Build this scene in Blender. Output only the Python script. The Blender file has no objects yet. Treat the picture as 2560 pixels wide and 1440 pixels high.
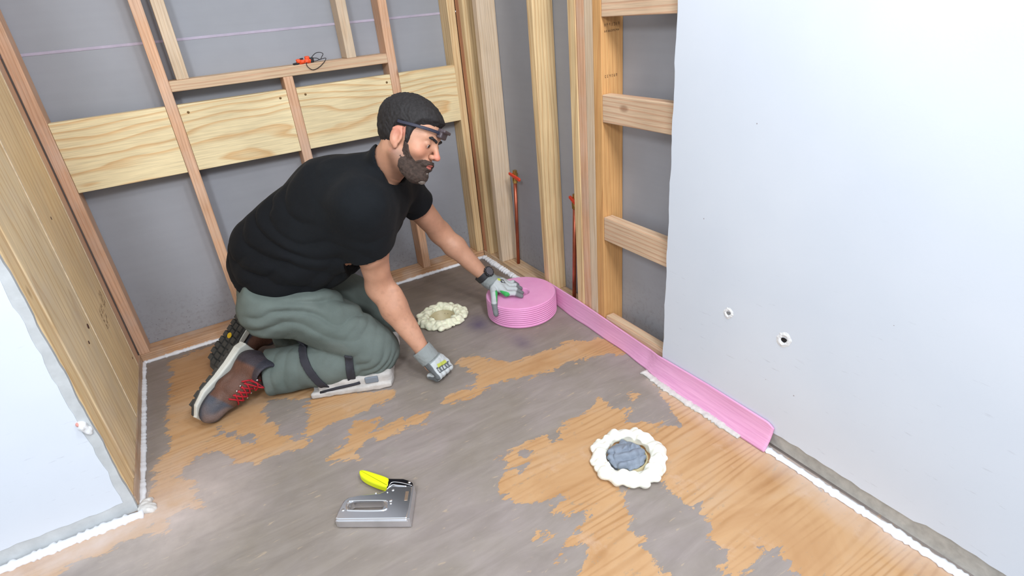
import bpy, bmesh, math, random
import numpy as np
from mathutils import Vector, Matrix
random.seed(7)
RNG = np.random.RandomState(11)
SC = bpy.context.scene
COL = SC.collection

# ------------------------------------------------------------------ camera, world, lights, exposure
CAM_R = np.array([[0.85685613, -0.50824092, -0.08653751],
                  [-0.29767937, -0.35067928, -0.88792513],
                  [0.42093297, 0.78658452, -0.45177453]])      # rows: right, down, forward
CAM_C = (-1.12391122, -2.36019076, 1.12973399)
cd = bpy.data.cameras.new('camera')
cam = bpy.data.objects.new('camera', cd); COL.objects.link(cam)
cd.sensor_width = 36.0; cd.lens = 1402.67 / 2560 * 36.0; cd.clip_start = 0.05
M = Matrix.Identity(4)
for i in range(3):
    M[i][0] = CAM_R[0][i]; M[i][1] = -CAM_R[1][i]; M[i][2] = -CAM_R[2][i]; M[i][3] = CAM_C[i]
cam.matrix_world = M
SC.camera = cam

world = bpy.data.worlds.new('world'); SC.world = world; world.use_nodes = True
bg = world.node_tree.nodes['Background']
bg.inputs[0].default_value = (0.86, 0.93, 1.0, 1); bg.inputs[1].default_value = 0.80

def area(name, loc, target, size, power, color):
    l = bpy.data.lights.new(name, 'AREA'); l.shape = 'DISK'; l.size = size; l.energy = power; l.color = color
    o = bpy.data.objects.new(name, l); COL.objects.link(o); o.location = loc
    o.rotation_euler = (Vector(target) - Vector(loc)).to_track_quat('-Z', 'Y').to_euler()
    return o
area('work_light_right', (-0.65, -3.0, 2.25), (-0.7, -0.6, 0.3), 0.40, 26, (0.95, 0.97, 1.0))
area('work_light_left', (-1.95, -3.0, 2.05), (-0.8, -0.4, 0.5), 0.45, 27, (0.95, 0.97, 1.0))
area('lamp_by_wall', (-0.36, -1.85, 2.05), (-0.70, -1.2, 0.7), 0.25, 9.0, (0.97, 0.98, 1.0))
SC.view_settings.view_transform = 'Standard'
SC.view_settings.look = 'None'
SC.view_settings.exposure = 0.22
SC.view_settings.gamma = 1.0
SC.view_settings.use_curve_mapping = False

# ------------------------------------------------------------------ helpers
def lin(r, g, b):
    f = lambda c: (c / 255 / 12.92) if c / 255 <= 0.04045 else ((c / 255 + 0.055) / 1.055) ** 2.4
    return (f(r), f(g), f(b), 1.0)

def newmat(name):
    m = bpy.data.materials.new(name); m.use_nodes = True
    nt = m.node_tree; b = nt.nodes['Principled BSDF']
    return m, nt, b

def N(nt, t, **kw):
    n = nt.nodes.new(t)
    for k, v in kw.items(): setattr(n, k, v)
    return n

def setin(n, **kw):
    for k, v in kw.items(): n.inputs[k.replace('_', ' ')].default_value = v

def ramp(nt, stops, inter='LINEAR'):
    r = N(nt, 'ShaderNodeValToRGB'); cr = r.color_ramp; cr.interpolation = inter
    while len(cr.elements) > 1: cr.elements.remove(cr.elements[0])
    cr.elements[0].position = stops[0][0]; cr.elements[0].color = stops[0][1]
    for p, c in stops[1:]:
        e = cr.elements.new(p); e.color = c
    return r

def math_(nt, op, a, b=None, clamp=False):
    n = N(nt, 'ShaderNodeMath', operation=op); n.use_clamp = clamp
    for i, v in enumerate((a, b)):
        if v is None: continue
        if isinstance(v, (int, float)): n.inputs[i].default_value = v
        else: nt.links.new(v, n.inputs[i])
    return n.outputs[0]

def mixc(nt, fac, a, b, blend='MIX'):
    n = N(nt, 'ShaderNodeMix', data_type='RGBA', blend_type=blend)
    for s, v in ((0, fac), (6, a), (7, b)):
        if isinstance(v, (int, float)): n.inputs[s].default_value = v
        elif isinstance(v, tuple): n.inputs[s].default_value = v
        else: nt.links.new(v, n.inputs[s])
    return n.outputs[2]

def noise(nt, vec, scale, detail=4, rough=0.55, dist=0.0):
    n = N(nt, 'ShaderNodeTexNoise'); setin(n, Scale=scale, Detail=detail, Roughness=rough, Distortion=dist)
    if vec is not None: nt.links.new(vec, n.inputs['Vector'])
    return n

def mapping(nt, scale=(1, 1, 1), rot=(0, 0, 0), rnd=True, out='Object'):
    tc = N(nt, 'ShaderNodeTexCoord'); v = tc.outputs[out]
    if rnd:
        oi = N(nt, 'ShaderNodeObjectInfo'); va = N(nt, 'ShaderNodeVectorMath', operation='MULTIPLY_ADD')
        cx = N(nt, 'ShaderNodeCombineXYZ')
        r = oi.outputs['Random']
        nt.links.new(math_(nt, 'MULTIPLY', r, 17.3), cx.inputs[0]); nt.links.new(math_(nt, 'MULTIPLY', r, 9.1), cx.inputs[1]); nt.links.new(math_(nt, 'MULTIPLY', r, 23.7), cx.inputs[2])
        va2 = N(nt, 'ShaderNodeVectorMath', operation='ADD'); nt.links.new(v, va2.inputs[0]); nt.links.new(cx.outputs[0], va2.inputs[1]); v = va2.outputs[0]
        nt.nodes.remove(va)
    mp = N(nt, 'ShaderNodeMapping'); nt.links.new(v, mp.inputs[0])
    mp.inputs['Scale'].default_value = scale; mp.inputs['Rotation'].default_value = rot
    return mp.outputs[0]

def bump(nt, b, h, strength=0.3, dist=0.002):
    bm = N(nt, 'ShaderNodeBump'); setin(bm, Strength=strength, Distance=dist)
    nt.links.new(h, bm.inputs['Height']); nt.links.new(bm.outputs[0], b.inputs['Normal'])

def plain(name, col, rough=0.6, metal=0.0, var=0.0, vscale=20, bmp=0.0, bscale=200, sss=0.0, coat=0.0):
    m, nt, b = newmat(name)
    b.inputs['Roughness'].default_value = rough; b.inputs['Metallic'].default_value = metal
    b.inputs['Coat Weight'].default_value = coat
    v = mapping(nt)
    if var:
        n = noise(nt, v, vscale)
        d = tuple(c * (1 - var) for c in col[:3]) + (1,); l = tuple(min(1, c * (1 + var)) for c in col[:3]) + (1,)
        r = ramp(nt, [(0.3, d), (0.7, l)]); nt.links.new(n.outputs[0], r.inputs[0]); nt.links.new(r.outputs[0], b.inputs['Base Color'])
    else: b.inputs['Base Color'].default_value = col
    if bmp: bump(nt, b, noise(nt, v, bscale).outputs[0], bmp)
    if sss:
        b.inputs['Subsurface Weight'].default_value = sss; b.inputs['Subsurface Radius'].default_value = (0.02, 0.008, 0.005); b.inputs['Subsurface Scale'].default_value = 0.3
    return m

def wood(name, light, dark, axis='z', ring=26, contrast=0.6, knots=True, dusty=0.0, wav=1.0, al=0.10, cen=None):
    m, nt, b = newmat(name)
    sc = {'x': (al, 1, 1), 'y': (1, al, 1), 'z': (1, 1, al)}[axis]
    v = mapping(nt, sc, rnd=cen is None)
    if cen:
        v.node.inputs['Location'].default_value = cen
    dn = noise(nt, v, 6.0, 2, 0.5)
    va = N(nt, 'ShaderNodeVectorMath', operation='MULTIPLY_ADD'); nt.links.new(dn.outputs['Color'], va.inputs[0])
    va.inputs[1].default_value = (0.09 * wav,) * 3; nt.links.new(v, va.inputs[2])
    w = N(nt, 'ShaderNodeTexWave', wave_type='RINGS', rings_direction={'x': 'X', 'y': 'Y', 'z': 'Z'}[axis], wave_profile='SAW')
    setin(w, Scale=ring, Distortion=2.2, Detail=2.0, Detail_Scale=1.6, Detail_Roughness=0.4); nt.links.new(va.outputs[0], w.inputs[0])
    r = ramp(nt, [(0.0, light), (0.55, light), (0.9, tuple(light[i] * (1 - contrast) + dark[i] * contrast for i in range(3)) + (1,)), (1.0, light)])
    nt.links.new(w.outputs[0], r.inputs[0])
    fs = {'x': (0.03, 1, 1), 'y': (1, 0.03, 1), 'z': (1, 1, 0.03)}[axis]
    fv = mapping(nt, fs); fn = noise(nt, fv, 260, 3, 0.6)
    fr = ramp(nt, [(0.3, (0.80, 0.80, 0.80, 1)), (0.65, (1.05, 1.05, 1.05, 1))]); nt.links.new(fn.outputs[0], fr.inputs[0])
    c = mixc(nt, 1.0, r.outputs[0], fr.outputs[0], 'MULTIPLY')
    big = noise(nt, mapping(nt), 3.5, 3); br = ramp(nt, [(0.3, (0.86, 0.84, 0.82, 1)), (0.7, (1.06, 1.06, 1.06, 1))]); nt.links.new(big.outputs[0], br.inputs[0])
    c = mixc(nt, 1.0, c, br.outputs[0], 'MULTIPLY')
    if knots:
        kv = mapping(nt, {'x': (0.55, 1, 1), 'y': (1, 0.55, 1), 'z': (1, 1, 0.55)}[axis])
        vo = N(nt, 'ShaderNodeTexVoronoi'); setin(vo, Scale=7.0); nt.links.new(kv, vo.inputs['Vector'])
        sep = N(nt, 'ShaderNodeSeparateColor'); nt.links.new(vo.outputs['Color'], sep.inputs[0])
        pick = math_(nt, 'GREATER_THAN', sep.outputs[0], 0.72)
        kr = ramp(nt, [(0.0, (1, 1, 1, 1)), (0.045, (0.85, 0.85, 0.85, 1)), (0.09, (0, 0, 0, 1))]); nt.links.new(vo.outputs['Distance'], kr.inputs[0])
        f = math_(nt, 'MULTIPLY', math_(nt, 'MULTIPLY', kr.outputs[0], pick), 0.62)
        c = mixc(nt, f, c, (dark[0] * 0.4, dark[1] * 0.35, dark[2] * 0.3, 1))
    if dusty:
        dz = noise(nt, mapping(nt), 9, 5); dr = ramp(nt, [(0.42, (0, 0, 0, 1)), (0.75, (1, 1, 1, 1))]); nt.links.new(dz.outputs[0], dr.inputs[0])
        c = mixc(nt, math_(nt, 'MULTIPLY', dr.outputs[0], dusty), c, lin(205, 196, 188))
    nt.links.new(c, b.inputs['Base Color'])
    b.inputs['Roughness'].default_value = 0.62
    bump(nt, b, fn.outputs[0], 0.15)
    return m

def vcol_mat(name, rough=0.6, bmp=0.2, bscale=300, sss=0.0, sheen=0.0, var=0.12, vscale=40, spec=0.5, fold=0.0, fscale=14):
    m, nt, b = newmat(name)
    a = N(nt, 'ShaderNodeAttribute', attribute_name='Col')
    v = mapping(nt, rnd=False); n = noise(nt, v, vscale, 5)
    r = ramp(nt, [(0.25, (1 - var,) * 3 + (1,)), (0.75, (1 + var,) * 3 + (1,))]); nt.links.new(n.outputs[0], r.inputs[0])
    nt.links.new(mixc(nt, 1.0, a.outputs['Color'], r.outputs[0], 'MULTIPLY'), b.inputs['Base Color'])
    b.inputs['Roughness'].default_value = rough; b.inputs['Specular IOR Level'].default_value = spec
    h = noise(nt, v, bscale, 3).outputs[0]
    if fold:
        f2 = noise(nt, v, fscale, 3, 0.5, 0.6).outputs[0]; h = math_(nt, 'ADD', h, math_(nt, 'MULTIPLY', f2, fold))
    bump(nt, b, h, bmp, 0.004)
    if sheen: b.inputs['Sheen Weight'].default_value = sheen
    if sss:
        b.inputs['Subsurface Weight'].default_value = sss; b.inputs['Subsurface Radius'].default_value = (0.02, 0.008, 0.004); b.inputs['Subsurface Scale'].default_value = 0.25
    return m

def tag(o, label=None, cat=None, group=None, kind=None):
    if label: o['label'] = label
    if cat: o['category'] = cat
    if group: o['group'] = group
    if kind: o['kind'] = kind
    return o

def empty(name, loc=(0, 0, 0)):
    o = bpy.data.objects.new(name, None); o.empty_display_size = 0.05; COL.objects.link(o); o.location = loc
    return o

def link(name, me, mat=None, parent=None, smooth=False):
    o = bpy.data.objects.new(name, me); COL.objects.link(o)
    if mat is not None and not me.materials: me.materials.append(mat)
    if smooth:
        me.polygons.foreach_set('use_smooth', [True] * len(me.polygons))
    if parent is not None:
        o.parent = parent
        pl = Vector((0, 0, 0)); q = parent
        while q is not None: pl += q.location; q = q.parent
        o.location = -pl                  # meshes are built in world space
    return o

def pydata(name, V, F, mat=None, parent=None, smooth=False):
    me = bpy.data.meshes.new(name); me.from_pydata([tuple(map(float, v)) for v in V], [], [tuple(map(int, f)) for f in F]); me.update()
    return link(name, me, mat, parent, smooth)

def board(name, x0, x1, y0, y1, z0, z1, mat, parent=None, bev=0.0025, wob=0.0, segs=1):
    bm = bmesh.new(); bmesh.ops.create_cube(bm, size=1)
    for v in bm.verts:
        v.co.x = x1 if v.co.x > 0 else x0; v.co.y = y1 if v.co.y > 0 else y0; v.co.z = z1 if v.co.z > 0 else z0
    if bev: bmesh.ops.bevel(bm, geom=list(bm.edges), offset=bev, segments=2, affect='EDGES', profile=0.5)
    if wob:
        for v in bm.verts:
            v.co += Vector((random.uniform(-wob, wob), random.uniform(-wob, wob), random.uniform(-wob, wob)))
    me = bpy.data.meshes.new(name); bm.to_mesh(me); bm.free()
    return link(name, me, mat, parent)

def tube(name, pts, r, mat, parent=None, seg=10, closed=False, cap=True, smooth=True):
    P = np.array(pts, float); n = len(P); rr = np.broadcast_to(np.array(r, float), (n,))
    T = np.zeros_like(P)
    for i in range(n):
        a = P[(i - 1) % n] if (closed or i > 0) else P[i]; c = P[(i + 1) % n] if (closed or i < n - 1) else P[i]
        T[i] = (c - a) / (np.linalg.norm(c - a) + 1e-9)
    u = np.cross(T[0], (0, 0, 1.0));
    if np.linalg.norm(u) < 0.1: u = np.cross(T[0], (1.0, 0, 0))
    V = []; u /= np.linalg.norm(u)
    for i in range(n):
        u = u - T[i] * (u @ T[i]); u /= np.linalg.norm(u); w = np.cross(T[i], u)
        for k in range(seg):
            a = 2 * math.pi * k / seg; V.append(P[i] + rr[i] * (math.cos(a) * u + math.sin(a) * w))
    F = []
    for i in range(n if closed else n - 1):
        j = (i + 1) % n
        for k in range(seg): F.append((i * seg + k, i * seg + (k + 1) % seg, j * seg + (k + 1) % seg, j * seg + k))
    if cap and not closed: F.append(tuple(range(seg))[::-1]); F.append(tuple(range((n - 1) * seg, n * seg)))
    return pydata(name, V, F, mat, parent, smooth)

def spline(pts, n=40, closed=False):
    P = np.array(pts, float); m = len(P); out = []
    segs = m if closed else m - 1
    for i in range(segs):
        g = lambda k: P[k % m] if closed else P[min(max(k, 0), m - 1)]
        p0, p1, p2, p3 = g(i - 1), g(i), g(i + 1), g(i + 2); q = max(2, n // segs)
        for t in np.arange(q) / q:
            out.append(0.5 * ((2 * p1) + (-p0 + p2) * t + (2 * p0 - 5 * p1 + 4 * p2 - p3) * t * t + (-p0 + 3 * p1 - 3 * p2 + p3) * t ** 3))
    if not closed: out.append(P[-1])
    return np.array(out)

def lathe(name, c, prof, mat, parent=None, seg=48, smooth=True, wob=None):
    V = []; F = []; m = len(prof)
    for k in range(seg):
        a = 2 * math.pi * k / seg
        for (r, z) in prof: V.append((c[0] + r * math.cos(a), c[1] + r * math.sin(a), c[2] + z))
    for k in range(seg):
        k2 = (k + 1) % seg
        for i in range(m - 1): F.append((k * m + i, k2 * m + i, k2 * m + i + 1, k * m + i + 1))
    return pydata(name, V, F, mat, parent, smooth)

def prism(name, poly, z0, z1, mat, parent=None, M=None, bev=0.0, hole=None):
    """extrude a 2D polygon (optionally with one hole of any count) from z0 to z1; M maps local to world"""
    bm = bmesh.new()
    def loop(pl, z): return [bm.verts.new((p[0], p[1], z)) for p in pl]
    a = loop(poly, z0); b_ = loop(poly, z1); n = len(poly)
    for i in range(n): bm.faces.new((a[i], a[(i + 1) % n], b_[(i + 1) % n], b_[i]))
    if hole is None:
        bm.faces.new(a[::-1]); bm.faces.new(b_)
    else:
        ha = loop(hole, z0); hb = loop(hole, z1); m = len(hole)
        for i in range(m): bm.faces.new((hb[i], hb[(i + 1) % m], ha[(i + 1) % m], ha[i]))
        for o, h in ((a, ha), (b_, hb)):
            es = []
            for L in (o, h):
                for i in range(len(L)):
                    e = bm.edges.get((L[i], L[(i + 1) % len(L)])); es.append(e)
            bmesh.ops.triangle_fill(bm, edges=es, use_beauty=True, use_dissolve=False)
    bmesh.ops.recalc_face_normals(bm, faces=bm.faces)
    if bev:
        es = [e for e in bm.edges if len(e.link_faces) == 2 and e.calc_face_angle(0) > 0.9]
        bmesh.ops.bevel(bm, geom=es, offset=bev, segments=2, affect='EDGES', profile=0.5)
    if M is not None: bm.transform(M)
    me = bpy.data.meshes.new(name); bm.to_mesh(me); bm.free()
    return link(name, me, mat, parent)

# ------------------------------------------------------------------ signed distance modelling (surface nets)
def V3(*a): return np.array(a, np.float32)
def unit(v): v = np.array(v, float); return (v / np.linalg.norm(v)).astype(np.float32)
def cone(P, a, b, ra, rb):
    a = np.array(a, np.float32); b = np.array(b, np.float32); ba = b - a
    t = np.clip(((P - a) @ ba) / (ba @ ba), 0, 1)
    return np.linalg.norm(P - a - t[:, None] * ba, axis=1) - (ra + (rb - ra) * t)
def ell(P, c, r, A=None):
    q = P - np.array(c, np.float32)
    if A is not None: q = q @ np.array(A, np.float32).T      # rows of A: local axes
    r = np.array(r, np.float32)
    k0 = np.linalg.norm(q / r, axis=1); k1 = np.linalg.norm(q / (r * r), axis=1)
    return k0 * (k0 - 1) / np.maximum(k1, 1e-6)
def rbox(P, c, h, rd, A=None):
    q = P - np.array(c, np.float32)
    if A is not None: q = q @ np.array(A, np.float32).T
    q = np.abs(q) - (np.array(h, np.float32) - rd)
    return np.linalg.norm(np.maximum(q, 0), axis=1) + np.minimum(q.max(axis=1), 0) - rd
def smin(a, b, k):
    h = np.clip(0.5 + 0.5 * (b - a) / k, 0, 1); return b + (a - b) * h - k * h * (1 - h)
def smax(a, b, k): return -smin(-a, -b, k)
def wob(P, f, seed=0):
    """cheap smooth noise in about -1..1"""
    r = np.random.RandomState(seed); o = np.zeros(len(P), np.float32); am = 0
    for i in range(7):
        d = r.normal(size=3); d /= np.linalg.norm(d); d = (d * f * (0.6 + 1.1 * r.rand())).astype(np.float32); w = 1.0
        d2 = (r.normal(size=3) * f * 0.5).astype(np.float32)
        o += np.sin(P @ d + r.rand() * 6.28 + 1.3 * np.sin(P @ d2 + r.rand() * 6)) * w; am += w
    return o / am * 1.9
def folds(P, d, f, seed=0, sharp=2.0):
    """directional cloth creases: ridges running across direction d"""
    d = unit(d); r = np.random.RandomState(seed)
    ph = P @ d * f + 2.4 * wob(P, f * 0.22, seed + 5) + 0.7 * wob(P, f * 0.6, seed + 6)
    return 1 - np.abs(np.sin(ph)) ** (1 / sharp) * 2

def sdf_mesh(name, fn, lo, hi, h, mat=None, parent=None, colfn=None, blk=4, smooth=True):
    lo = np.array(lo, float); hi = np.array(hi, float)
    nb = np.ceil((hi - lo) / (h * blk)).astype(int) + 1
    n = nb * blk + 1
    # coarse pass
    cx = [lo[i] + (np.arange(nb[i]) + 0.5) * h * blk for i in range(3)]
    G = np.stack(np.meshgrid(*cx, indexing='ij'), -1).reshape(-1, 3).astype(np.float32)
    dc = fn(G).reshape(nb); act = np.argwhere(np.abs(dc) < h * blk * 1.35)
    D = np.full(n, 1.0, np.float32)
    Dc = np.repeat(np.repeat(np.repeat(np.where(dc < 0, -1.0, 1.0), blk, 0), blk, 1), blk, 2)
    D[:-1, :-1, :-1] = Dc; 
    if len(act) == 0: raise RuntimeError(name + ' empty')
    off = np.stack(np.meshgrid(*[np.arange(blk + 1)] * 3, indexing='ij'), -1).reshape(-1, 3)
    for s in range(0, len(act), 3000):
        idx = (act[s:s + 3000, None, :] * blk + off[None]).reshape(-1, 3)
        P = (lo + idx * h).astype(np.float32); d = fn(P)
        D[idx[:, 0], idx[:, 1], idx[:, 2]] = d
    # fine values only where computed; sign elsewhere
    S = D < 0
    m = n - 1
    cnt = np.zeros(m, np.int8)
    for a in (0, 1):
        for b in (0, 1):
            for c in (0, 1): cnt += S[a:a + m[0], b:b + m[1], c:c + m[2]]
    cells = np.argwhere((cnt > 0) & (cnt < 8))
    ids = np.full(m, -1, np.int64); ids[cells[:, 0], cells[:, 1], cells[:, 2]] = np.arange(len(cells))
    acc = np.zeros((len(cells), 3)); w = np.zeros(len(cells))
    cor = [(a, b, c) for a in (0, 1) for b in (0, 1) for c in (0, 1)]
    for i in range(8):
        for ax in range(3):
            if cor[i][ax] == 1: continue
            p = np.array(cor[i]); q = p.copy(); q[ax] = 1
            d0 = D[tuple((cells + p).T)]; d1 = D[tuple((cells + q).T)]
            x = (d0 < 0) != (d1 < 0); t = np.where(x, d0 / np.where(x, d0 - d1, 1), 0)
            pos = cells + p + 0.0; pos = pos.astype(float); pos[:, ax] += t
            acc[x] += pos[x]; w += x
    V = lo + acc / np.maximum(w, 1)[:, None] * h
    F = []
    for ax in range(3):
        o1, o2 = (ax + 1) % 3, (ax + 2) % 3
        sl0 = [slice(1, -1)] * 3; sl0[ax] = slice(0, -1); sl1 = list(sl0); sl1[ax] = slice(1, None)
        A = S[tuple(sl0)]; B = S[tuple(sl1)]
        e = np.argwhere(A != B)
        if len(e) == 0: continue
        sgn = A[e[:, 0], e[:, 1], e[:, 2]]
        base = e.copy()
        for k in (o1, o2): base[:, k] += 1
        def cid(d1, d2):
            q = base.copy(); q[:, o1] -= d1; q[:, o2] -= d2
            return ids[q[:, 0], q[:, 1], q[:, 2]]
        quad = np.stack([cid(1, 1), cid(0, 1), cid(0, 0), cid(1, 0)], 1)
        quad[~sgn] = quad[~sgn][:, ::-1]
        F.append(quad)
    F = np.concatenate(F); F = F[(F >= 0).all(1)]
    me = bpy.data.meshes.new(name)
    me.vertices.add(len(V)); me.vertices.foreach_set('co', V.astype(np.float32).ravel())
    me.loops.add(len(F) * 4); me.loops.foreach_set('vertex_index', F.astype(np.int32).ravel())
    me.polygons.add(len(F)); me.polygons.foreach_set('loop_start', np.arange(0, len(F) * 4, 4, dtype=np.int32))
    me.update(calc_edges=True); me.validate()
    if colfn is not None:
        c = np.ones((len(V), 4), np.float32); c[:, :3] = colfn(V.astype(np.float32))
        at = me.color_attributes.new('Col', 'FLOAT_COLOR', 'POINT'); at.data.foreach_set('color', c.ravel())
    return link(name, me, mat, parent, smooth)

# ------------------------------------------------------------------ materials
PINE = wood('yellow_pine', lin(238, 221, 178), lin(212, 158, 92), 'x', ring=15, contrast=0.62, knots=False, wav=1.3, al=0.22, cen=(0.1, 0.03, -0.79))
FIR = wood('fir_stud', lin(222, 178, 144), lin(186, 124, 84), 'z', ring=34, contrast=0.45, dusty=0.3)
FIRP = wood('pale_stud', lin(216, 194, 166), lin(180, 140, 100), 'z', ring=30, contrast=0.35, dusty=0.2)
FIRY = wood('yellow_stud', lin(224, 196, 150), lin(186, 138, 88), 'z', ring=24, contrast=0.55)
FIRO = wood('orange_stud', lin(216, 166, 108), lin(184, 120, 66), 'z', ring=24, contrast=0.35)
FIRR = wood('reddish_stud', lin(194, 140, 108), lin(150, 88, 58), 'z', ring=34, contrast=0.6)
FIRX = wood('fir_rail', lin(212, 184, 152), lin(186, 128, 96), 'x', ring=26, contrast=0.5)
PLX = wood('plate_back', lin(206, 162, 122), lin(160, 104, 66), 'x', ring=26, contrast=0.5, dusty=0.45)
PLY_ = wood('plate_right', lin(206, 176, 140), lin(160, 108, 70), 'y', ring=26, contrast=0.5, dusty=0.35)
BLK = wood('block_right', lin(216, 188, 158), lin(192, 136, 104), 'y', ring=22, contrast=0.6)
PLANK = wood('left_plank', lin(246, 216, 166), lin(214, 164, 102), 'z', ring=20, contrast=0.45, dusty=0.15)
PLANKP = wood('left_plank_dusty', lin(240, 216, 174), lin(206, 166, 110), 'z', ring=12, contrast=0.55, dusty=0.3, wav=2.5)
PLATEL = wood('plate_left', lin(190, 158, 128), lin(150, 100, 70), 'y', ring=26, contrast=0.4, dusty=0.5)
PINKW = plain('torn_paper', lin(214, 150, 140), 0.9, var=0.1)

def gray_panel():
    m, nt, b = newmat('gray_drywall_back')
    v = mapping(nt, rnd=False)
    n1 = noise(nt, v, 2.2, 4); r = ramp(nt, [(0.3, lin(146, 149, 156)), (0.7, lin(158, 161, 169))]); nt.links.new(n1.outputs[0], r.inputs[0])
    sv = mapping(nt, (1.5, 1.5, 26), rnd=False); n2 = noise(nt, sv, 2.0, 3); r2 = ramp(nt, [(0.3, (0.985, 0.985, 0.985, 1)), (0.7, (1.015, 1.015, 1.015, 1))]); nt.links.new(n2.outputs[0], r2.inputs[0])
    c = mixc(nt, 1.0, r.outputs[0], r2.outputs[0], 'MULTIPLY')
    # splashes of dirt close to the floor
    vo = N(nt, 'ShaderNodeTexVoronoi'); setin(vo, Scale=75.0); nt.links.new(v, vo.inputs['Vector'])
    se = N(nt, 'ShaderNodeSeparateColor'); nt.links.new(vo.outputs['Color'], se.inputs[0])
    sx = N(nt, 'ShaderNodeSeparateXYZ'); nt.links.new(N(nt, 'ShaderNodeTexCoord').outputs['Object'], sx.inputs[0])
    low = ramp(nt, [(0.0, (1, 1, 1, 1)), (0.28, (0, 0, 0, 1))]); nt.links.new(sx.outputs[2], low.inputs[0])
    dot = math_(nt, 'MULTIPLY', math_(nt, 'LESS_THAN', vo.outputs['Distance'], 0.16), math_(nt, 'GREATER_THAN', se.outputs[0], 0.62))
    c = mixc(nt, math_(nt, 'MULTIPLY', math_(nt, 'MULTIPLY', dot, low.outputs[0]), 0.75), c, lin(84, 78, 76))
    d2 = noise(nt, v, 70, 4); dr = ramp(nt, [(0.5, (0, 0, 0, 1)), (0.75, (1, 1, 1, 1))]); nt.links.new(d2.outputs[0], dr.inputs[0])
    c = mixc(nt, math_(nt, 'MULTIPLY', math_(nt, 'MULTIPLY', dr.outputs[0], low.outputs[0]), 0.5), c, lin(112, 104, 98))
    nt.links.new(c, b.inputs['Base Color']); b.inputs['Roughness'].default_value = 0.75
    bump(nt, b, noise(nt, v, 220).outputs[0], 0.08)
    return m
GRAY = gray_panel()

def white_wall():
    m, nt, b = newmat('white_painted_drywall')
    tc = N(nt, 'ShaderNodeTexCoord'); v = tc.outputs['Object']
    n1 = noise(nt, v, 3, 3); r = ramp(nt, [(0.3, lin(210, 218, 229)), (0.7, lin(216, 223, 233))]); nt.links.new(n1.outputs[0], r.inputs[0])
    # light scuffs
    sc = N(nt, 'ShaderNodeMapping'); sc.inputs['Rotation'].default_value = (0.9, 0, 0); sc.inputs['Scale'].default_value = (1, 1, 6); nt.links.new(v, sc.inputs[0])
    n2 = noise(nt, sc.outputs[0], 22, 5); r2 = ramp(nt, [(0.66, (0, 0, 0, 1)), (0.74, (1, 1, 1, 1))]); nt.links.new(n2.outputs[0], r2.inputs[0])
    sx = N(nt, 'ShaderNodeSeparateXYZ'); nt.links.new(v, sx.inputs[0])
    low = ramp(nt, [(0.25, (1, 1, 1, 1)), (0.75, (0, 0, 0, 1))]); nt.links.new(sx.outputs[2], low.inputs[0])
    c = mixc(nt, math_(nt, 'MULTIPLY', math_(nt, 'MULTIPLY', r2.outputs[0], low.outputs[0]), 0.22), r.outputs[0], lin(140, 140, 150))
    # few dark specks
    vo = N(nt, 'ShaderNodeTexVoronoi'); setin(vo, Scale=16.0); nt.links.new(v, vo.inputs['Vector'])
    se = N(nt, 'ShaderNodeSeparateColor'); nt.links.new(vo.outputs['Color'], se.inputs[0])
    dot = math_(nt, 'MULTIPLY', math_(nt, 'LESS_THAN', vo.outputs['Distance'], 0.028), math_(nt, 'GREATER_THAN', se.outputs[1], 0.6))
    c = mixc(nt, math_(nt, 'MULTIPLY', dot, 0.6), c, lin(120, 96, 96))
    nt.links.new(c, b.inputs['Base Color']); b.inputs['Roughness'].default_value = 0.38
    bump(nt, b, noise(nt, v, 260, 3).outputs[0], 0.12, 0.001)
    return m
WHITE = white_wall()
BARE = plain('bare_gray_board', lin(168, 165, 158), 0.85, var=0.16, vscale=45, bmp=0.3, bscale=120)
BARE2 = plain('bare_gray_mud', lin(188, 192, 194), 0.8, var=0.1, vscale=25, bmp=0.3, bscale=90)
CAULK = plain('white_sealant', lin(233, 235, 240), 0.45, var=0.03, bmp=0.25, bscale=160)
CAULKD = plain('dusty_sealant', lin(205, 202, 198), 0.75, var=0.14, vscale=60, bmp=0.4, bscale=110)
DARK = plain('dark_cavity', lin(26, 22, 22), 0.9)
GYP = plain('torn_gypsum', lin(228, 230, 232), 0.9, var=0.06, bmp=0.5, bscale=150)

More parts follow.
